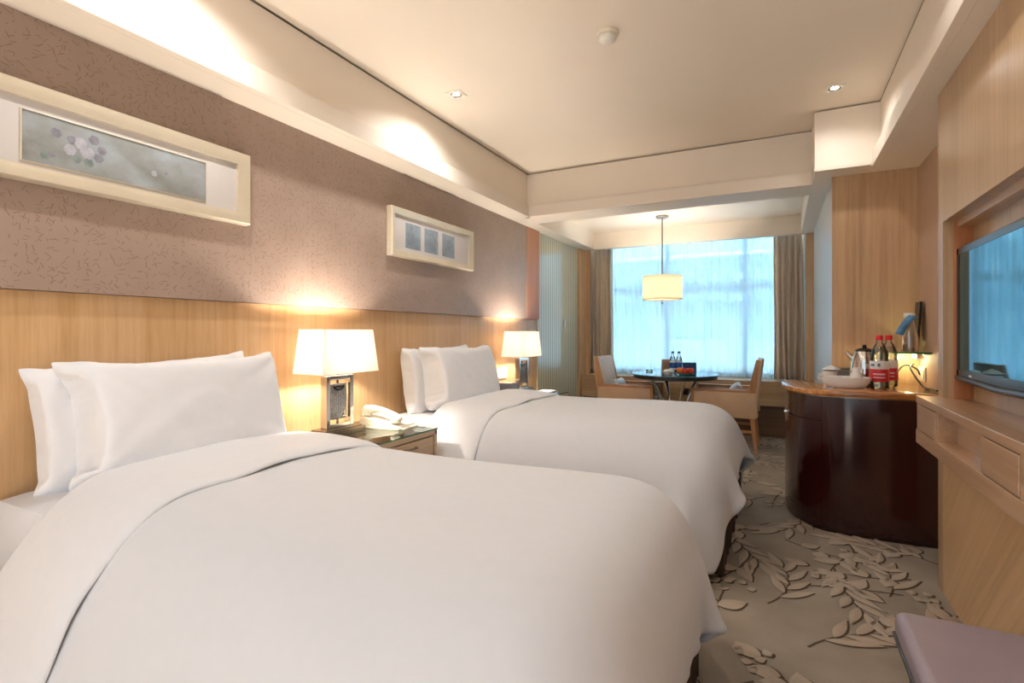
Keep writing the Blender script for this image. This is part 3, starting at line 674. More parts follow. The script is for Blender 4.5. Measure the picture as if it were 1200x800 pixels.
# ================================================================== BEDS
FLX, FLY = .0, .45
def bed(y0, y1, label, duvet_label, seed, hang_side, hang_foot):
    xf = -.22; L0 = XH+.005; ym = (y0+y1)/2
    t = thing('bed', (-1.2, ym, 0), label, 'bed', 'single beds'); ox, oy = 1.2, -ym
    a = MB(); a.box(L0+ox, xf+ox-.03, y0+oy+.03, y1+oy-.03, .06, .33, 'skirt', .02); a.build('box_base', t)
    # pleated valance
    P = []; n = 0; per = []
    X0, X1, Y0, Y1 = L0+ox, xf+ox-.01, y0+oy+.01, y1+oy-.01
    path = [(X0, Y0), (X1, Y0), (X1, Y1), (X0, Y1)]
    for (ax, ay), (bx_, by) in zip(path, path[1:]):
        ln = math.hypot(bx_-ax, by-ay); m_ = int(ln/.02); nx_, ny_ = (by-ay)/ln, -(bx_-ax)/ln
        for k in range(m_): f = k/m_; per.append((ax+(bx_-ax)*f, ay+(by-ay)*f, nx_, ny_, f*ln))
    for (x, y, nx_, ny_, q) in per:
        o1 = .006*math.sin(q*55)+.004*math.sin(q*23); P.append([(x+nx_*o1*(1-j/6), y+ny_*o1*(1-j/6), .012+j/6*.33) for j in range(7)])
    a = MB(); a.grid(P, 'skirt'); a.build('bed_skirt', t, autosm=False)
    a = MB(); r_ = .2; X0_, X1_, Y0_, Y1_ = L0+ox, xf+ox-.085, y0+oy+.055, y1+oy-.055
    yn, yf, xa, xb = y0+oy+.005, y1+oy-.005, -1.90+ox, -1.80+ox
    pl_ = [(X0_, yn), (xa, yn), (xb, Y0_)]+[(X1_-r_+r_*math.sin(k*PI/16), Y0_+r_-r_*math.cos(k*PI/16)) for k in range(9)]+[(X1_-r_+r_*math.cos(k*PI/16), Y1_-r_+r_*math.sin(k*PI/16)) for k in range(9)]+[(xb, Y1_), (xa, yf), (X0_, yf)]
    a.prism(pl_, .33, .595, 'linen2', .07); o = a.build('mattress', t)
    # duvet
    h = .024; hs, hf = hang_side, hang_foot
    P = drape(-1.88, xf+hf, y0-hs, y1+hs, h, (L0-1.0, xf, y0, y1), .6, seed, rr=.20, t=.02, steps=150)
    P = smooth(P, 7)
    dp_ = np.maximum(0, .62-P[..., 2]); drop = dp_**2/(dp_+.16); Pc = np.stack([np.clip(P[..., 0], -9, xf-.12), np.clip(P[..., 1], y0+.12, y1-.12)], -1); dv_ = P[..., :2]-Pc
    dl = np.linalg.norm(dv_, axis=2, keepdims=True)+1e-6; P[..., :2] += dv_/dl*(np.array([FLX, FLY])*drop[..., None])
    nx, ny = P.shape[:2]
    Nn = normals(P); Nn *= np.sign(Nn[nx//2, ny//2, 2])
    # loft: swells softly on the top
    u = np.linspace(0, 1, nx)[:, None]; v = np.linspace(0, 1, ny)[None, :]
    top = np.clip((P[..., 2]-.5)/.12, 0, 1)
    rs = np.random.RandomState(seed+5); lf = np.zeros((nx, ny))
    for _ in range(7):
        kx, ky = rs.uniform(-4.5, 4.5, 2); lf += .005*np.cos(kx*P[..., 0]+ky*P[..., 1]+rs.uniform(0, 6))
    crown = .035*np.clip(1-np.abs(P[..., 1]-ym)/(.62*(y1-y0)), 0, 1)**.6
    P2 = P+Nn*((lf+crown)*top+.012)[..., None]
    d = MB(); d.grid(P2-np.array([-1.2, ym, 0]), 'linen'); 
    dv = thing('duvet', (-1.2, ym, 0), duvet_label, 'duvet', 'white duvets')
    o = d.build('cover', dv, autosm=False)
    md = o.modifiers.new('thickness', 'SOLIDIFY'); md.thickness = .03; md.offset = -1
    md = o.modifiers.new('subdivision', 'SUBSURF'); md.levels = 1; md.render_levels = 1
    # turned-back band over the first rows
    xr = np.linspace(-1.88, xf+hf, nx); k1 = int(np.argmin(abs(xr+1.47)))
    B = P2[:k1+1].copy(); NB = Nn[:k1+1]
    s_ = np.linspace(0, 1, k1+1)[:, None]
    vv = np.linspace(0, 1, ny)[None, :]
    off = .021+.008*np.sin(s_*PI)*1+.003*np.sin(vv*37+s_*4)*s_+.004*np.sin(vv*14+1)*s_
    edge = np.clip((s_-.86)/.14, 0, 1); off = off-(.013*edge**2)
    B = B+NB*off[..., None]
    B[:, :, 0] += (.02*np.sin(vv*6+seed)+.007*np.sin(vv*21))*s_ 
    d = MB(); d.grid(B-np.array([-1.2, ym, 0]), 'linen2'); o = d.build('turned_back_band', dv, autosm=False)
    o['label'] = 'smooth white folded-back top band'
    md = o.modifiers.new('thickness', 'SOLIDIFY'); md.thickness = .012; md.offset = -1
    md = o.modifiers.new('subdivision', 'SUBSURF'); md.levels = 1; md.render_levels = 1
    return t
bed(.70, 1.76, 'near single bed with white bedding and brown skirt', 'white duvet spread over the near bed', 11, .24, .20)
bed(2.52, 3.72, 'far single bed with white bedding and brown pleated skirt', 'white duvet spread over the far bed', 23, .29, .15)

# pillows
def pillow(seed, x, y, z, w_, h_, lean, yaw, label, roll=0, press=1.0):
    P, F = pillow_mesh(w_, h_, seed, press)
    b2 = bmesh.new(); vs = [b2.verts.new(p) for p in P]
    for f in F: b2.faces.new([vs[i] for i in f])
    mb = MB(); mb.merge(b2, 'pillow_cotton', True); o = mb.build('pillow', autosm=False)
    # local x->world Y, local y->up, local z->+X ; then lean back
    base = Matrix(((0, 0, 1, 0), (1, 0, 0, 0), (0, 1, 0, 0), (0, 0, 0, 1)))
    mt = Matrix.Translation((x, y, z)) @ Matrix.Rotation(yaw, 4, 'Z') @ Matrix.Rotation(-lean, 4, 'Y') @ Matrix.Rotation(roll, 4, 'X') @ base
    o.matrix_world = mt
    md = o.modifiers.new('subdivision', 'SUBSURF'); md.levels = 1; md.render_levels = 1
    return tag(o, label, 'pillow', 'white pillows')
pillow(1, -2.10, 1.145, .80, .81, .45, .12, 0, 'white pillow against the headboard at the back of the near bed', .045, .85)
pillow(2, -1.97, 1.19, .82, .86, .47, .24, .02, 'white pillow in front on the near bed', .012)
pillow(3, -2.10, 3.0, .805, .80, .455, .12, 0, 'white pillow against the headboard at the back of the far bed', .015, .85)
pillow(4, -1.97, 3.06, .82, .88, .47, .24, 0, 'white pillow in front on the far bed', 0)

# ================================================================== NIGHTSTANDS
def nightstand(y0, y1, label):
    xf = -1.67; zt = .587; ym = (y0+y1)/2; hw = (y1-y0)/2
    t = thing('nightstand', (-1.94, ym, 0), label, 'nightstand', 'glass-topped nightstands'); fx = xf+1.94; bx = XH+.004+1.94
    a = MB(); a.box(bx, fx, -hw, -hw+.025, .06, zt-.008, 'wood_ns', .003); a.box(bx, fx, hw-.025, hw, .06, zt-.008, 'wood_ns', .003)
    a.box(bx, fx, -hw, hw, zt-.035, zt-.008, 'wood_ns', .003); a.box(bx, fx-.02, -hw+.02, hw-.02, .06, zt-.03, 'wood_ns'); a.box(bx, fx-.03, -hw+.02, hw-.02, 0, .06, 'wood_dark')
    a.build('body', t)
    for z0, z1 in ((.35, .545), (.09, .34)):
        a = MB(); a.box(fx-.022, fx-.002, -hw+.032, hw-.032, z0, z1, 'wood_ns', .004); d = a.build('drawer', t)
        a = MB(); a.tube([(fx-.003, -.045, z1-.03), (fx+.016, -.04, z1-.03), (fx+.018, 0, z1-.028), (fx+.016, .04, z1-.03), (fx-.003, .045, z1-.03)], .005, 'bronze'); a.build('handle', d)
    a = MB(); a.box(bx, fx+.004, -hw-.002, hw+.002, zt-.007, zt, 'glass_g', .001); a.box(fx+.0035, fx+.005, -hw, hw, zt-.0068, zt-.0005, 'glass_edge'); o = a.build('glass_top', t); o['label'] = 'greenish glass top'
nightstand(1.888, 2.358, 'wooden nightstand with glass top between the two beds')
nightstand(3.87, 4.34, 'wooden nightstand with glass top beyond the far bed')

# ================================================================== TABLE LAMPS
def table_lamp(x, y, z, label):
    t = thing('table_lamp', (x, y, z), label, 'table lamp', 'bedside lamps')
    a = MB(); a.box(-.062, .062, -.14, .14, 0, .028, 'bronze', .003); a.box(-.05, .05, -.125, .125, .027, .034, 'bronze', .002); a.build('base', t)
    a = MB(); W, Hh = .092, .30; q = .024; dx = .022
    a.box(-dx, dx, -W, -W+q, .034, Hh, 'chrome', .002); a.box(-dx, dx, W-q, W, .034, Hh, 'chrome', .002)
    a.box(-dx, dx, -W+q, W-q, Hh-.022, Hh, 'chrome', .002); a.box(-dx, dx, -W+q, W-q, .034, .056, 'chrome', .002); a.build('frame', t)
    a = MB(); z0, z1, hw = .075, .258, .056
    a.box(-.008, .008, -hw, hw, z0, z1, 'pewter', .002)
    for sx_ in (1, -1):
        X0, X1 = (.008, .012) if sx_ > 0 else (-.012, -.008)
        def bar(ya, yb, za, zb): a.box(X0, X1, ya, yb, za, zb, 'chrome')
        b_ = .004
        bar(-b_/2, b_/2, z0, z1-.03)
        for s2 in (-1, 1):
            for k, o in enumerate((.012, .024, .036, .048)):
                ya, yb = sorted((s2*o, s2*(o+.004))); 
                bar(ya, yb, z0+.012+(.03 if k % 2 else 0), z1-.05-(.02 if k == 1 else 0))
            for k in range(6):
                zz = z0+.012+k*.021; ya, yb = sorted((s2*(.012 if k % 2 else .028), s2*(.03 if k % 2 else .052))); bar(ya, yb, zz, zz+.004)
    # crescent notch motif near the top
    for sx_ in (.0125, -.0125):
        a.lathe([(.018, -.001), (.034, -.001), (.034, .001), (.018, .001)], 'black', (sx_, 0, z1-.012), 24, 1, 1, Matrix.Rotation(PI/2, 4, 'Y')) if False else None
    for k in range(9):
        an = PI+PI*(k+.5)/9
        for sx_ in (.010, -.010): a.obox((sx_, math.cos(an)*.032, z1-.012+math.sin(an)*.02), (.006, .010, .007), Matrix.Rotation(0, 4, 'X'), 'black')
    for sx_ in (.010, -.010): a.box(sx_-.003, sx_+.003, -.018, .018, z1-.02, z1-.012, 'black')
    a.build('relief_plate', t)
    a = MB(); a.tube([(0, 0, .257), (0, 0, .279)], .006, 'bronze'); a.build('pin', t)
    a = MB(); a.tube([(0, 0, .055), (0, 0, .076)], .006, 'bronze'); a.build('pin', t)
    a = MB(); a.tube([(0, 0, Hh), (0, 0, Hh+.075)], .006, 'chrome'); a.tube([(0, 0, Hh+.06), (0, 0, Hh+.09)], .014, 'plastic_w')
    for s_ in (-1, 1): a.tube([(0, 0, Hh+.045), (0, s_*.17, Hh+.03)], .002, 'chrome')
    a.build('stem', t)
    # tapered rectangular shade
    z0, z1 = .315, .535; a0, b0 = .105, .192; a1, b1 = .088, .168
    a = MB(); b2 = bmesh.new(); rings = []
    for (zz, aa, bb) in ((z0, a0, b0), (z1, a1, b1)):
        for ins in (0, .003):
            rings.append([b2.verts.new((sx_*(aa-ins), sy_*(bb-ins), zz)) for sx_, sy_ in ((-1, -1), (1, -1), (1, 1), (-1, 1))])
    o0, i0, o1, i1 = rings
    for k in range(4):
        k2 = (k+1) % 4
        b2.faces.new((o0[k], o0[k2], o1[k2], o1[k])); b2.faces.new((i0[k2], i0[k], i1[k], i1[k2])); b2.faces.new((o1[k], o1[k2], i1[k2], i1[k])); b2.faces.new((o0[k2], o0[k], i0[k], i0[k2]))
    a.merge(b2, 'shade'); a.build('shade', t)
    a = MB(); a.lathe([(0, Hh+.085), (.014, Hh+.09), (.03, Hh+.12), (.028, Hh+.145), (.014, Hh+.165), (0, Hh+.168)], 'bulb'); a.build('bulb', t)
    point('table_lamp_light', (x, y, z+.435), LAMP, (1, .92, .82), .028)
LAMP = 17
table_lamp(-2.03, 1.985, .587, 'lit table lamp with chrome fretwork base beside the near pillows')
table_lamp(-2.03, 4.15, .587, 'lit table lamp with chrome fretwork base beyond the far bed', )

# telephone
t = thing('telephone', (-1.93, 2.255, .587), 'cream corded telephone on the nightstand between the beds', 'telephone', rz=.12)
a = MB()
prof = [(-.125, 0), (.125, 0), (.125, .018), (.02, .04), (-.09, .062), (-.125, .062)]
b2 = bmesh.new(); l_ = [b2.verts.new((x_, -.085, z_)) for x_, z_ in prof]; r_ = [b2.verts.new((x_, .085, z_)) for x_, z_ in prof]
b2.faces.new(l_); b2.faces.new(r_[::-1])
for i in range(6): b2.faces.new((l_[i], r_[i], r_[(i+1) % 6], l_[(i+1) % 6]))
bmesh.ops.recalc_face_normals(b2, faces=b2.faces); bmesh.ops.bevel(b2, geom=b2.edges[:], offset=.006, segments=2, affect='EDGES', profile=.5)
a.merge(b2, 'plastic_c', True)
a.box(.1, .15, -.075, .075, 0, .01, 'plastic_c', .004)
a.build('base', t)
for i in range(4):
    for j in range(3):
        a = MB(); x_ = -.03+i*.028; z_ = .0505-(x_+.03)*.19; a.obox((x_, .025+j*.019, z_+.002), (.017, .013, .008), Matrix.Rotation(.19, 4, 'Y'), 'plastic_w', .002); a.build('key', t)
a = MB(); pts = [(-.125, -.05, .085), (-.10, -.05, .098), (-.05, -.05, .106), (0, -.05, .1), (.05, -.05, .084), (.085, -.05, .064), (.11, -.05, .05)]
a.tube(pts, [.02, .025, .017, .015, .016, .024, .02], 'plastic_c', 12); a.lathe([(0, 0), (.027, 0), (.029, .012), (.02, .03), (0, .03)], 'plastic_c', (-.098, -.05, .064)); a.lathe([(0, 0), (.027, 0), (.029, .012), (.02, .022), (0, .022)], 'plastic_c', (.085, -.05, .036)); a.build('handset', t)
a = MB(); cp = [(.11+.03*math.sin(k*.05)+.006*math.cos(k*1.2), -.06-.0009*k+.006*math.sin(k*1.2), .012+.0*k) for k in range(60)]; a.tube(cp, .0022, 'plastic_c', 6); a.build('cord', t)

# box, tray on the far nightstand, switch plates
t = thing('tissue_box', (-2.06, 3.925, .587), 'grey leatherette box on the far nightstand', 'box')
a = MB(); a.box(-.065, .065, -.06, .06, 0, .095, 'greybox', .004); a.build('body', t)
a = MB(); a.box(-.066, .066, -.061, .061, .095, .1, 'tan', .002); a.build('lid', t)
t = thing('notepad_tray', (-1.83, 4.2, .587), 'flat pale notepad tray on the far nightstand', 'tray')
a = MB(); a.box(-.07, .07, -.12, .12, 0, .008, 'bronze', .003); a.build('tray', t); a = MB(); a.box(-.06, .06, -.1, .1, .008, .014, 'paper', .001); a.build('notepad', t)
t = thing('light_switch', (XH, 4.03, .745), 'white four-gang light switches on the headboard beside the far lamp', 'light switch')
for k in range(2):
    a = MB(); a.box(.0, .009, -.165+k*.166, -.001+k*.166, -.045, .045, 'plastic_w', .003); p = a.build('plate', t)
    for q in range(2): a = MB(); yy = -.152+k*.166+q*.075; a.box(.008, .014, yy, yy+.062, -.034, .034, 'plastic_w', .003); a.build('rocker', p)

M['carafe_glass'] = glass('frosted_carafe_glass', '#c9c6be', .1, 1.2)
M['bluetag'] = mat('blue_paper_tag', '#5f97c4', .5, var=.2, vs=30)
M['rim_dark'] = mat('dark_table_rim', '#24282b', .3)
# ================================================================== MINIBAR CABINET
def at(u, d, z):
    """place on the ray plane distance d"""
    th_ = math.atan(314/612); c_, s_ = math.cos(th_), math.sin(th_); l = (u-600)/612*d
    return (c_*l-s_*d, s_*l+c_*d, z)
def smooth_curve(pts, n=8):
    out = []
    P = [Vector(p) for p in pts]; P = [P[0]*2-P[1]]+P+[P[-1]*2-P[-2]]
    for i in range(1, len(P)-2):
        for k in range(n):
            t_ = k/n; a, b_, c_, d_ = P[i-1], P[i], P[i+1], P[i+2]
            out.append(.5*((2*b_)+(c_-a)*t_+(2*a-5*b_+4*c_-d_)*t_*t_+(3*b_-a-3*c_+d_)*t_**3))
    out.append(P[-2]); return out
mb_t = thing('minibar_cabinet', (.4, 3.7, 0), 'dark mahogany bow-fronted minibar cabinet with a glossy wood top', 'cabinet'); OX = Vector((.4, 3.7))
front = smooth_curve([(.045, 4.03), (.03, 3.88), (.032, 3.74), (.06, 3.6), (.115, 3.475), (.195, 3.395), (.3, 3.36), (.42, 3.352), (.6, 3.355), (.762, 3.365)])
def outset(cv, d):
    r = []
    for i, p in enumerate(cv):
        t_ = (cv[min(i+1, len(cv)-1)]-cv[max(i-1, 0)]).normalized()
        r.append(Vector((p.x+t_.y*d, p.y-t_.x*d)))
    return r
def loc2(cv): return [(p.x-OX.x, p.y-OX.y) for p in cv]
inner = outset(front, -.014)
a = MB(); a.prism(loc2([p for p in inner]+[Vector((.762, 4.035))]), .0, .755, 'mahog'); a.build('carcass', mb_t)
def shell(i0, i1, z0, z1, name, m='mahog', d0=-.013, d1=.0, bev=.002):
    seg = front[i0:i1+1]; A = outset(front, d1)[i0:i1+1]; B = outset(front, d0)[i0:i1+1]
    mb = MB(); mb.prism(loc2(A)+loc2(B)[::-1], z0, z1, m, 0); return mb.build(name, mb_t)
ns_ = len(front)-1; isp = min(range(len(front)), key=lambda i: abs(front[i].x-.205)+(0 if front[i].y < 3.5 else 9))
d1 = shell(1, isp-0, .617, .75, 'drawer'); d2 = shell(1, isp-0, .02, .611, 'door')
front_full = front
seg_s = isp
# hairline gap between the two fronts: shift the start of the right door by a few millimetres
f0 = front[isp]; f1 = front[isp+1]; front[isp] = f0+(f1-f0)*.12
d3 = shell(isp, ns_, .02, .75, 'door'); front[isp] = f0
k_ = min(range(len(front)), key=lambda i: abs(front[i].y-3.68)); p = front[k_]
a = MB(); a.obox((p.x-OX.x-.006, p.y-OX.y, .617), (.022, .035, .012), .05, 'chrome', .003); a.build('pull', d1)
tp = outset(front, .018)
a = MB(); a.prism(loc2(tp)+[(.765-OX.x, 3.347-OX.y)]+[(.765-OX.x, 4.045-OX.y), (.045-OX.x, 4.045-OX.y)], .757, .787, 'wood_top', .004); o = a.build('worktop', mb_t); o['label'] = 'glossy honey-brown wooden top'
a = MB(); t2 = outset(front, .006); t3 = outset(front, -.01); a.prism(loc2(t2)+loc2(t3)[::-1], .75, .758, 'bronze'); a.build('edge_trim', mb_t)

ZC = .787
# big water bottles
def big_bottle(x, y, label):
    t = thing('water_bottle', (x, y, ZC), label, 'bottle', 'large red-capped water bottles')
    a = MB(); a.lathe([(0, .004), (.03, 0), (.043, .006), (.045, .03), (.043, .036), (.045, .042), (.045, .165), (.044, .185), (.038, .215), (.028, .242), (.017, .262), (.014, .27), (.014, .28)], 'glass', seg=32)
    a.lathe([(0, .006), (.042, .008), (.044, .03), (.0435, .15), (.0425, .185), (.037, .213), (.027, .24), (0, .241)], 'pet_water', seg=32); a.build('body', t)
    a = MB(); a.lathe([(.0455, .042), (.046, .043), (.046, .112), (.0455, .113)], 'redlabel', seg=32)
    a.lathe([(.0455, .113), (.046, .114), (.046, .158), (.0455, .159)], 'white_label', seg=32)
    for k in range(7):
        an = -2.3+k*.19
        for zz, hh in ((.085, .008), (.066, .006)):
            a.obox((math.cos(an)*.0462, math.sin(an)*.0462, zz), (.0012, .006, hh), an, 'white_label')
    a.obox((math.cos(-2.45)*.0462, math.sin(-2.45)*.0462, .136), (.0012, .022, .01), -2.45, 'bluelabel'); a.obox((math.cos(-1.75)*.0462, math.sin(-1.75)*.0462, .137), (.0012, .012, .018), -1.75, 'greybox')
    a.build('label', t)
    a = MB(); a.lathe([(0, .305), (.016, .305), (.0185, .3), (.0185, .278), (.0165, .276), (.0, .276)], 'red', seg=24); a.build('cap', t)
M['pet_water'] = glass('bottle_water', '#dfe6e2', 0, .3)
x, y, _ = at(1030.5, 2.98, 0); big_bottle(x, y, 'large red-labelled water bottle nearest the room on the minibar')
x, y, _ = at(1041.5, 3.08, 0); big_bottle(x, y, 'large red-labelled water bottle behind the other, nearer the wall')
# oval dish with cups
x, y, _ = at(991, 3.04, 0)
t = thing('serving_dish', (x, y, ZC), 'white oval porcelain dish on the minibar', 'dish')
a = MB(); a.lathe([(0, .003), (.085, 0), (.1, .006), (.12, .03), (.13, .058), (.132, .062), (.128, .063), (.116, .034), (.09, .012), (0, .008)], 'porc', seg=44, sx=.98, sy=.68); a.build('bowl', t, sub=0)
def cup(u, d, z, label, flip=False, r=.034, h_=.05, handle=True):
    x, y, _ = at(u, d, 0); t = thing('tea_cup', (x, y, z), label, 'cup', 'white cups on the minibar')
    pr = [(0, .002), (r*.55, 0), (r*.6, .004), (r*.85, h_*.4), (r, h_), (r*.95, h_), (r*.8, h_*.42), (r*.5, .008), (0, .007)]
    if flip: pr = [(q, h_-zz) for q, zz in pr]
    a = MB(); a.lathe(pr, 'porc', seg=28); a.build('bowl', t)
    if handle: a = MB(); a.tube([(-r*.85, 0, h_*.8), (-r*1.4, 0, h_*.75), (-r*1.5, 0, h_*.45), (-r*.75, 0, h_*.28)], .0035, 'porc', 8); a.build('handle', t)
    return t
cup(1003, 3.045, ZC+.012, 'white cup upside down at the right end of the oval dish', True, .036, .088, False)
cup(1003, 3.045, ZC+.1, 'small white lid resting on the upturned cup', True, .026, .018, False)
cup(984, 3.05, ZC+.012, 'white cup lying low inside the oval dish, left of the upturned cup', True, .028, .05, False)
cup(972, 3.22, ZC+.0, 'white cup with saucer on top at the left end of the minibar', False, .042, .085)
x, y, _ = at(974, 3.22, 0); t = thing('saucer', (x, y, ZC+.086), 'white saucer topped with folded white napkin on the left cup', 'saucer')
a = MB(); a.lathe([(0, 0), (.03, 0), (.055, .008), (.055, .01), (.03, .004), (0, .003)], 'porc', rot=Matrix.Rotation(.0, 4, 'X')); a.build('plate', t)
a = MB(); a.lathe([(.052, .008), (.036, .02), (.02, .026), (0, .034)], 'paper', seg=5); a.build('napkin', t)
x, y, _ = at(983, 3.36, 0); t = thing('tea_caddy', (x, y, ZC), 'grey tea caddy behind the oval dish', 'tea caddy', rz=.3)
a = MB(); a.box(-.05, .05, -.035, .035, 0, .085, 'greybox', .004); a.build('box', t); a = MB(); a.box(-.052, .052, -.037, .037, .085, .096, 'steel', .003); a.build('lid', t)
# kettle
x, y, _ = at(1013, 3.2, 0); t = thing('electric_kettle', (x, y, ZC), 'chrome and black electric kettle behind the water bottles', 'kettle', rz=-.4)
a = MB(); a.lathe([(0, 0), (.075, 0), (.078, .012), (.07, .02), (0, .02)], 'black'); a.build('power_base', t)
a = MB(); a.lathe([(0, .021), (.07, .021), (.073, .05), (.07, .12), (.06, .18), (.052, .205), (0, .205)], 'chrome', seg=36); a.build('body', t)
a = MB(); a.lathe([(.053, .2), (.05, .212), (.03, .224), (.012, .228), (.01, .245), (0, .247)], 'black'); a.build('lid', t)
a = MB(); a.tube([(.05, 0, .2), (.09, 0, .225), (.115, 0, .2), (.112, 0, .12), (.09, 0, .06), (.07, 0, .05)], [.012, .013, .012, .011, .011, .01], 'black', 12); a.build('handle', t)
a = MB(); a.tube([(-.05, 0, .15), (-.085, 0, .185), (-.098, 0, .2)], [.02, .014, .01], 'chrome', 12); a.build('spout', t)
# tray knick knack: blue sugar sachets at the left front
x, y, _ = at(970, 3.0, 0); t = thing('sugar_sachet', (x, y, ZC), 'small blue and white sachet in front of the oval dish', 'sachet', rz=.4)
a = MB(); a.box(-.025, .025, -.012, .012, 0, .004, 'paper', .001); a.build('paper', t); a = MB(); a.box(-.018, .018, -.009, .009, .004, .006, 'bluelabel'); a.build('label', t)
# cable
def curve3(pts, n=7):
    P = [Vector(p) for p in pts]; P = [P[0]*2-P[1]]+P+[P[-1]*2-P[-2]]; out = []
    for i in range(1, len(P)-2):
        for k in range(n):
            t_ = k/n; a, b_, c_, d_ = P[i-1], P[i], P[i+1], P[i+2]
            out.append(.5*((2*b_)+(c_-a)*t_+(2*a-5*b_+4*c_-d_)*t_*t_+(3*b_-a-3*c_+d_)*t_**3))
    out.append(P[-2]); return out
a = MB(); a.tube(curve3([(.52, 3.84, ZC+.012), (.57, 3.86, ZC+.006), (.62, 3.9, ZC+.06), (.68, 3.95, ZC+.12), (.74, 3.96, ZC+.10), (.758, 3.96, .85)]), .005, 'blackm', 8)
tag(a.build('power_cable'), 'black kettle cable looping up to the wall socket', 'cable')
a = MB(); a.tube(curve3([(.72, 3.93, ZC+.13), (.7, 3.9, ZC+.11), (.715, 3.82, ZC+.05), (.735, 3.74, ZC+.008), (.75, 3.64, ZC+.006), (.755, 3.55, ZC+.006)]), .005, 'blackm', 8)
tag(a.build('power_cable'), 'black cable trailing down to the right along the wall', 'cable')
t = thing('wall_socket', (.77, 3.945, .857), 'cream double wall socket above the minibar', 'wall socket')
a = MB(); a.box(-.009, 0, -.085, .085, -.044, .044, 'plastic_c', .003); a.build('plate', t)
for k in (-1, 1): a = MB(); a.box(-.013, -.008, k*.042-.03, k*.042+.03, -.03, .03, 'plastic_w', .002); a.build('socket', t)
# glass shelf
t = thing('glass_shelf', (.77, 3.88, .985), 'small green-edged glass shelf on the wall above the minibar', 'shelf')
a = MB(); a.box(-.178, -.001, -.16, .165, 0, .01, 'glass_g', .001); a.build('pane', t)
a = MB(); a.box(-.1785, -.001, -.1615, -.16, .0, .01, 'glass_edge'); a.box(-.1795, -.178, -.16, .165, .0, .01, 'glass_edge'); a.build('polished_edge', t)
for k in (-.1, .1): a = MB(); a.box(-.03, 0, k-.012, k+.012, -.008, .0, 'chrome', .002); a.build('bracket', t)
t = thing('shelf_light', (.755, 3.97, .95), 'lit yellow puck light under the glass shelf', 'light')
a = MB(); a.box(-.02, .015, -.05, .05, .0, .028, 'steel', .002); a.build('housing', t); a = MB(); a.box(-.026, -.019, -.045, .045, -.0, .024, 'ledy', .001); a.build('lens', t)
point('shelf_lamp', (.70, 3.93, .955), .9, (1, .9, .5), .015)
# carafe with blue tag and dark folder
t = thing('carafe', (.685, 3.84, .9955), 'clear carafe with white cap and blue paper tag on the glass shelf', 'carafe')
a = MB(); a.lathe([(0, .004), (.04, 0), (.043, .01), (.043, .08), (.035, .13), (.025, .17), (.022, .2), (.025, .21)], 'carafe_glass', seg=28); a.build('body', t)
a = MB(); a.lathe([(0, .228), (.026, .228), (.029, .222), (.029, .2), (0, .2)], 'plastic_w'); a.build('cap', t)
a = MB(); P = []
for i in range(9):
    v = i/8; xx = -.01-.05*v; zz = .215-.05*v-.06*v*v
    P.append([(xx-.02*v, -.045-.02*v, zz), (xx-.02*v+.04, -.055-.0*v, zz-.01)])
a.grid(P, 'bluetag'); o = a.build('tag', t, autosm=False); md = o.modifiers.new('thickness', 'SOLIDIFY'); md.thickness = .002

a = MB(); a.obox((.738, 3.93, 1.145), (.012, .12, .295), Matrix.Rotation(.06, 4, 'Y'), 'black', .002)
tag(a.build('leather_folder'), 'black folder leaning on the wall behind the carafe', 'folder')

# ================================================================== MEDIA CONSOLE AND TELEVISION
t = thing('media_console', (.62, 1.4, 0), 'long wall-hung wooden media console below the television', 'console'); ox, oy = -.62, -1.4
XF = .535
a = MB()
def cb(x0, x1, y0, y1, z0, z1, m='wood_tvy', bev=.003): a.box(x0+ox, x1+ox, y0+oy, y1+oy, z0, z1, m, bev)
Y1 = 2.872
cb(XF, .711, -.5, Y1, .797, .828); cb(XF, .614, -.5, Y1, .622, .682)
cb(XF+.004, .614, Y1-.03, Y1, .68, .80); cb(XF+.004, .614, 2.535, 2.56, .68, .80); cb(XF+.004, .614, 2.027, 2.05, .68, .80); cb(XF+.004, .614, 1.735, 1.757, .68, .80)
cb(.6, .614, -.5, Y1, .67, .8, 'wood_tvy', 0); cb(XF+.004, .614, .3, .32, .68, .80)
a.build('carcass', t)
for name, y0, y1 in (('door', 2.563, Y1-.033), ('drawer', 1.76, 2.024), ('drawer', 1.2, 1.73), ('drawer', .33, 1.19)):
    a = MB(); cb(XF+.001, XF+.02, y0, y1, .686, .793, 'wood_tvy', .0025); a.build(name, t)
t = thing('television', (.70, 2.32, .905), 'flat black glossy television mounted in the wooden wall recess', 'television', rz=.0); 
Y0, Y1 = -.48, .475; HT = .55
a = MB(); a.box(-.03, .0, Y0+.05, Y1-.05, .05, HT-.05, 'black', .006); a.build('rear_housing', t)
a = MB()
a.box(-.043, -.022, Y0, Y1, HT-.03, HT, 'black', .004); a.box(-.043, -.022, Y0, Y0+.03, 0, HT, 'black', .004); a.box(-.043, -.022, Y1-.03, Y1, 0, HT, 'black', .004)
a.box(-.043, -.022, Y0, Y1, .012, .05, 'black', .004); a.tube([(-.04, Y0+.01, .014), (-.046, 0, .004), (-.04, Y1-.01, .014)], .012, 'black', 10)
a.build('bezel', t)
a = MB(); a.box(-.0405, -.028, Y0+.028, Y1-.028, .048, HT-.028, 'tv'); a.build('screen', t)
a = MB(); a.box(-.0436, -.043, .28, .31, .026, .034, 'paper'); a.build('badge', t)
a = MB(); a.box(-.0, .013, -.15, .15, .12, .4, 'steel', .003); a.build('wall_bracket', t)

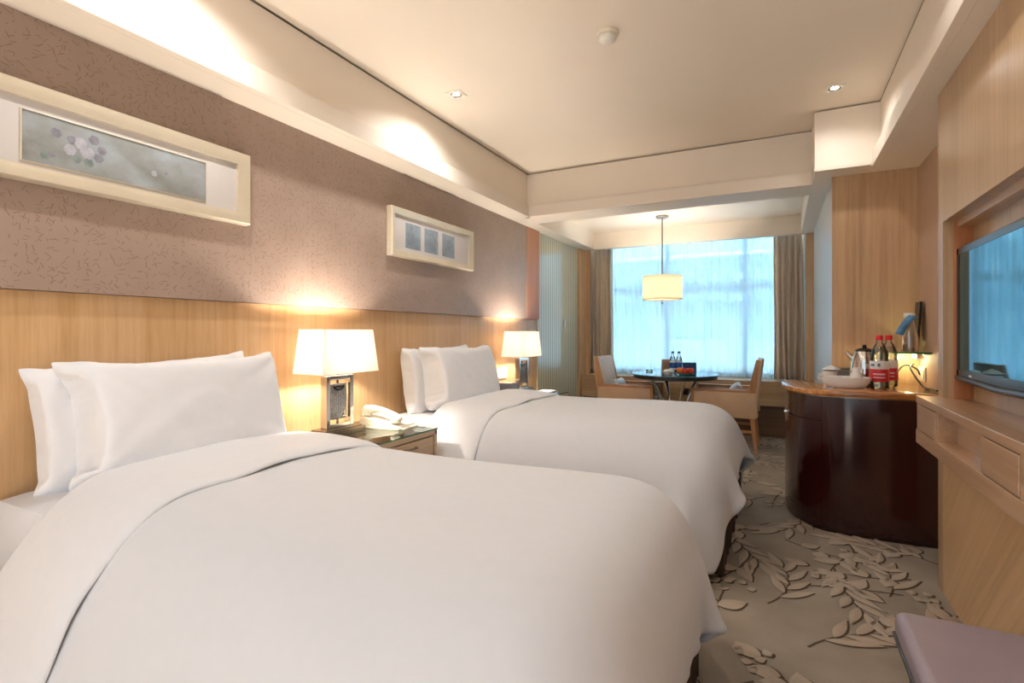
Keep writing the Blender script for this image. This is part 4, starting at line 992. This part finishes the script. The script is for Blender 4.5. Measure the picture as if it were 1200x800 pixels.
# ottoman
t = thing('ottoman', (.43, 1.235, 0), 'mauve leather-topped stool at the lower right of the room', 'stool'); 
a = MB(); a.box(-.165, .165, -.265, .265, .06, .385, 'leather_d', .012); a.build('body', t)
a = MB(); a.box(-.19, .18, -.285, .285, .385, .45, 'leather_v', .022, 4); o = a.build('cushion', t)
a = MB(); q = [(-.188, -.283), (.178, -.283), (.178, .283), (-.188, .283), (-.188, -.283)]; 
for (ax, ay), (bx_, by) in zip(q, q[1:]): a.tube([(ax, ay, .39), (bx_, by, .39)], .005, 'leather_d', 8)
a.build('piping', t)
for sx_ in (-1, 1):
    for sy_ in (-1, 1): a = MB(); a.lathe([(0, 0), (.016, 0), (.022, .06), (0, .06)], 'wood_dark', (sx_*.14, sy_*.235, 0)); a.build('foot', t)

# ================================================================== DINING SET
TX, TY, TZ = -.935, 5.37, .705
t = thing('dining_table', (TX, TY, 0), 'round glass-topped table with chrome legs by the window', 'table')
a = MB(); a.lathe([(0, TZ-.012), (.415, TZ-.012), (.42, TZ-.009), (.42, TZ-.003), (.417, TZ), (0, TZ)], 'glass_top', seg=72); a.build('tabletop', t)
a = MB(); a.lathe([(0, TZ-.045), (.39, TZ-.045), (.4, TZ-.04), (.4, TZ-.013), (0, TZ-.013)], 'rim_dark', seg=64); a.build('under_rim', t)
for k in range(4):
    an = k*PI/2+.55; pts = []; rr_ = []
    for i in range(13):
        v = i/12; z = .006+v*(TZ-.052); r = .24-.16*math.sin(PI*min(1, v*1.02))*.75; pts.append((r*math.cos(an), r*math.sin(an), z)); rr_.append(.020-.006*math.sin(v*PI))
    a = MB(); a.tube(pts, rr_, 'chrome', 14); a.lathe([(0, 0), (.028, 0), (.028, .008), (0, .01)], 'chrome', (pts[0][0], pts[0][1], 0)); a.build('leg', t)
a = MB(); a.tube([(.12*math.cos(.55), .12*math.sin(.55), .32), (-.12*math.cos(.55), -.12*math.sin(.55), .32)], .01, 'chrome'); a.tube([(.12*math.cos(.55+PI/2), .12*math.sin(.55+PI/2), .32), (-.12*math.cos(.55+PI/2), -.12*math.sin(.55+PI/2), .32)], .01, 'chrome'); a.build('cross_brace', t)
def armchair(x, y, rz, label):
    t = thing('armchair', (x, y, 0), label, 'armchair', 'beige armchairs at the round table', rz)
    W = .275
    for s_ in (-1, 1):
        y0, y1 = sorted((s_*(W-.062), s_*W))
        # side panel profile (x,z) extruded along y
        pr = [(-.29, .345), (-.26, .325), (.27, .325), (.27, .565), (-.2, .565), (-.27, .575)]
        b2 = bmesh.new(); A = [b2.verts.new((px_, y0+.005, pz)) for px_, pz in pr]; B = [b2.verts.new((px_, y1-.005 if s_ < 0 else y1-.005, pz)) for px_, pz in pr]
        b2.faces.new(A); b2.faces.new(B[::-1])
        for i in range(len(pr)): b2.faces.new((A[i], B[i], B[(i+1) % len(pr)], A[(i+1) % len(pr)]))
        bmesh.ops.recalc_face_normals(b2, faces=b2.faces); bmesh.ops.bevel(b2, geom=b2.edges[:], offset=.01, segments=3, affect='EDGES', profile=.5)
        a = MB(); a.merge(b2, 'leather', True); arm = a.build('arm_panel', t)
        a = MB(); a.box(-.25, .29, y0, y1, .562, .585, 'wood_chair', .005); a.box(.262, .29, y0, y1, .31, .575, 'wood_chair', .005); a.build('wooden_rail', arm)
    # back
    def slab(yw0, yw1, t0, t1, z0, z1, m, nm_, bev=.014, par=t):
        b2 = bmesh.new(); f_ = lambda z: -.215-.085*((z-.33)/.53)
        co_ = [(f_(z0)-t0, z0), (f_(z0)+t1, z0), (f_(z1)+t1-.02, z1), (f_(z1)-t0+.02, z1)]
        A = [b2.verts.new((px_, yw0, pz)) for px_, pz in co_]; B = [b2.verts.new((px_, yw1, pz)) for px_, pz in co_]
        b2.faces.new(A); b2.faces.new(B[::-1])
        for i in range(4): b2.faces.new((A[i], B[i], B[(i+1) % 4], A[(i+1) % 4]))
        bmesh.ops.recalc_face_normals(b2, faces=b2.faces); bmesh.ops.bevel(b2, geom=b2.edges[:], offset=bev, segments=3, affect='EDGES', profile=.5)
        a = MB(); a.merge(b2, m, True); return a.build(nm_, par)
    slab(-W+.012, W-.012, .05, .045, .33, .862, 'leather', 'backrest')
    for s_ in (-1, 1): y0, y1 = sorted((s_*(W-.018), s_*(W-.001))); slab(y0, y1, .02, .048, .56, .865, 'wood_chair', 'back_post', .004)
    a = MB(); a.box(-.21, .27, -W+.065, W-.065, .33, .38, 'leather', .01); a.build('seat_base', t)
    a = MB(); a.box(-.21, .285, -W+.066, W-.066, .382, .47, 'leather', .03, 4); a.build('seat_cushion', t)
    for lx in (-1, 1):
        for s_ in (-1, 1):
            yb = s_*(W-.035); xb = .25 if lx > 0 else -.24; spl = .0 if lx > 0 else -.035
            a = MB(); b2 = bmesh.new(); t_, q = .019, .013
            V1 = [b2.verts.new((xb+i*t_, yb+j*t_, .33)) for i, j in ((-1, -1), (1, -1), (1, 1), (-1, 1))]; V0 = [b2.verts.new((xb+spl+i*q, yb+j*q, 0)) for i, j in ((-1, -1), (1, -1), (1, 1), (-1, 1))]
            b2.faces.new(V1); b2.faces.new(V0[::-1])
            for i in range(4): b2.faces.new((V0[i], V0[(i+1) % 4], V1[(i+1) % 4], V1[i]))
            bmesh.ops.recalc_face_normals(b2, faces=b2.faces); a.merge(b2, 'wood_chair'); a.build('leg', t)
    for s_ in (-1, 1): a = MB(); a.box(-.25, .24, s_*(W-.035)-.009, s_*(W-.035)+.009, .19, .215, 'wood_chair', .003); a.build('stretcher', t)
    a = MB(); a.box(-.012, .012, -W+.04, W-.04, .192, .213, 'wood_chair', .003); a.build('stretcher', t)
    return t
armchair(-1.40, 5.47, 0, 'beige leather armchair on the left side of the round table')
armchair(-.465, 5.47, PI, 'beige leather armchair on the right side of the round table')
M['cushion'] = mat('blue_white_cushion', '#c9d6e6', .6, var=.35, vs=40)
for k, (x, y, lean, lb) in enumerate(((-1.50, 5.40, .25, 'small blue-white cushion on the left armchair'), (-.375, 5.40, -.25, 'small blue-white cushion on the right armchair'))):
    P, F = pillow_mesh(.30, .17, 31+k, .9, 24, 16); b2 = bmesh.new(); vs = [b2.verts.new(p) for p in P]
    for f in F: b2.faces.new([vs[i] for i in f])
    mb = MB(); mb.merge(b2, 'cushion', True); o = mb.build('cushion', autosm=False)
    o.matrix_world = Matrix.Translation((x, y, .555)) @ Matrix.Rotation(-lean, 4, 'Y') @ Matrix(((0, 0, 1, 0), (1, 0, 0, 0), (0, 1, 0, 0), (0, 0, 0, 1)))
    tag(o, lb, 'cushion', 'small chair cushions')
# things on the table
def small_bottle(u, d, label):
    x, y, _ = at(u, d, 0); t = thing('water_bottle', (x, y, TZ), label, 'bottle', 'small blue-labelled water bottles')
    a = MB(); a.lathe([(0, .002), (.026, 0), (.031, .006), (.031, .12), (.028, .145), (.02, .165), (.012, .18), (.011, .195)], 'glass', seg=24); a.lathe([(0, .004), (.029, .006), (.03, .12), (.027, .144), (.018, .163), (0, .164)], 'pet_water', seg=24); a.build('body', t)
    a = MB(); a.lathe([(.0315, .05), (.0322, .051), (.0322, .105), (.0315, .106)], 'bluelabel', seg=24); a.lathe([(.0315, .106), (.032, .107), (.032, .122), (.0312, .123)], 'white_label', seg=24); a.lathe([(.0315, .03), (.032, .031), (.032, .05), (.0315, .05)], 'white_label', seg=24); a.build('label', t)
    a = MB(); a.lathe([(0, .218), (.013, .218), (.0145, .214), (.0145, .196), (0, .196)], 'navy'); a.build('cap', t)
small_bottle(788.3, 5.28, 'left one of the two small blue-capped water bottles on the round table')
small_bottle(795.7, 5.28, 'right one of the two small blue-capped water bottles on the round table')
x, y, _ = at(780, 5.4, 0); t = thing('menu_card', (x, y, TZ), 'tan folded card standing on the round table', 'card', rz=.35)
for s_ in (-1, 1): a = MB(); a.obox((0, s_*.018, .066), (.078, .002, .135), Matrix.Rotation(s_*.2, 4, 'X'), 'tan'); a.build('panel', t)
a = MB(); a.obox((.018, -.0205, .05), (.03, .002, .045), Matrix.Rotation(-.2, 4, 'X'), 'mahog'); a.build('printed_picture', t)
x, y, _ = at(783.5, 5.03, 0); t = thing('small_bowl', (x, y, TZ), 'white bowl of folded napkins on the round table', 'bowl')
a = MB(); a.lathe([(0, .002), (.03, 0), (.052, .02), (.06, .035), (.057, .035), (.048, .02), (0, .008)], 'porc'); a.build('bowl', t)
a = MB(); a.lathe([(0, .02), (.045, .025), (.05, .038), (.03, .052), (.012, .05), (0, .056)], 'paper', seg=9, sx=1, sy=.8); a.build('napkin', t)
x, y, _ = at(803.5, 5.03, 0); t = thing('fruit_plate', (x, y, TZ), 'pink and teal glass plate holding fruit on the round table', 'plate'); FX, FY = x, y
a = MB(); a.lathe([(0, .002), (.05, 0), (.085, .012), (.092, .018), (.088, .018), (.05, .006), (0, .006)], 'greencup'); a.build('plate', t)
a = MB(); a.lathe([(0, .006), (.05, .0065), (.055, .009), (0, .009)], 'pink'); a.build('napkin_ring', t)
for k, (dx, dy, m, r, lb) in enumerate(((-.052, -.02, 'orange', .032, 'orange at the left of the fruit plate'), (.0, -.035, 'apple', .03, 'red apple at the front of the fruit plate'), (.05, -.01, 'apple', .031, 'red apple at the right of the fruit plate'), (.02, .035, 'pear', .028, 'yellow fruit at the back of the fruit plate'), (-.03, .04, 'apple', .029, 'red apple at the back of the fruit plate'))):
    t = thing('orange' if m == 'orange' else ('apple' if m == 'apple' else 'lemon'), (FX+dx, FY+dy, TZ+.0095), lb, 'fruit', 'fruit on the plate')
    a = MB(); a.lathe([(0, r*.12), (r*.4, 0), (r*.85, r*.45), (r, r*1.0), (r*.85, r*1.5), (r*.45, r*1.85), (0, r*1.75)], m, seg=20); a.build('flesh', t)
    a = MB(); a.tube([(0, 0, r*1.7), (.002, 0, r*2.1)], .0015, 'wood_dark', 6); a.build('stem', t)
x, y, _ = at(808, 5.38, 0); t = thing('brochure', (x, y, TZ), 'navy brochure standing behind the fruit plate', 'brochure', rz=.45)
a = MB(); a.obox((0, 0, .05), (.14, .006, .1), Matrix.Rotation(-.12, 4, 'X'), 'brochure'); a.build('cover', t); a = MB(); a.obox((0, .014, .048), (.05, .004, .096), Matrix.Rotation(.2, 4, 'X'), 'paper'); a.build('easel_back', t)
x, y, _ = at(761, 5.5, 0); t = thing('ashtray', (x, y, TZ), 'small clear glass dish at the left edge of the round table', 'dish')
a = MB(); a.lathe([(0, .003), (.03, 0), (.036, .02), (.032, .02), (.027, .006), (0, .006)], 'glass_g'); a.build('dish', t)
t = thing('wall_socket', (-.95, 6.093, .455), 'black socket plate on the window ledge front behind the table', 'wall socket')
a = MB(); a.box(-.05, .05, -.008, 0, -.035, .035, 'black', .003); a.build('plate', t); a = MB(); a.box(-.03, .03, -.012, -.007, -.018, .018, 'blackm', .002); a.build('socket', t)
# small handle on the ribbed panel
t = thing('door_handle', (-2.2, 5.62, 1.21), 'small white pull handle on the ribbed wall panel', 'handle')
a = MB(); a.box(0, .006, -.02, .02, -.05, .05, 'plastic_w', .002); a.build('back_plate', t); a = MB(); a.tube([(.004, 0, .03), (.03, 0, .028), (.032, 0, -.028), (.004, 0, -.03)], .005, 'plastic_w'); a.build('grip', t)

WORLD, BACK, SUN, EXPO = 2.0, .33, 25, .85
# ================================================================== CAMERA, WORLD, VIEW
cam = bpy.data.cameras.new('camera'); co = bpy.data.objects.new('camera', cam); COL.objects.link(co)
F_PX, VPX, HY = 612.0, 914.0, 391.0
th = math.atan((VPX-600)/F_PX)
co.location = (0, 0, 1.1); co.rotation_euler = (PI/2, 0, th)
cam.sensor_width = 36; cam.sensor_fit = 'HORIZONTAL'; cam.lens = F_PX/1200*36
cam.shift_y = (HY-400)/1200; cam.clip_start = .02
bpy.context.scene.camera = co
wd = bpy.data.worlds.new('world'); bpy.context.scene.world = wd; wd.use_nodes = True
nt = wd.node_tree; bg = nt.nodes['Background']
tc = nt.nodes.new('ShaderNodeTexCoord'); sp = nt.nodes.new('ShaderNodeSeparateXYZ'); L(nt, tc.outputs['Generated'], sp.inputs[0])
L(nt, ramp(nt, sp.outputs[2], [(0, (.82, .9, 1, 1)), (.6, (.70, .84, 1, 1))]), bg.inputs[0])
# brighter overcast sky on the window side
mu = N(nt, 'ShaderNodeMath', operation='MULTIPLY_ADD'); L(nt, sp.outputs[1], mu.inputs[0]); mu.inputs[1].default_value = WORLD*10; mu.inputs[2].default_value = WORLD
mx_ = N(nt, 'ShaderNodeMath', operation='MAXIMUM'); L(nt, mu.outputs[0], mx_.inputs[0]); mx_.inputs[1].default_value = WORLD*BACK; L(nt, mx_.outputs[0], bg.inputs[1])
sl = bpy.data.lights.new('sun', 'SUN'); sl.energy = SUN; sl.angle = .05; sl.color = (1, .97, .93)
so = bpy.data.objects.new('sun', sl); COL.objects.link(so); so.rotation_euler = (math.radians(-24)*-1, 0, 0)
vs_ = bpy.context.scene.view_settings
bpy.context.scene.display_settings.display_device = 'sRGB'
vs_.view_transform = 'Standard'; vs_.look = 'None'; vs_.gamma = 1; vs_.use_curve_mapping = False; vs_.exposure = EXPO
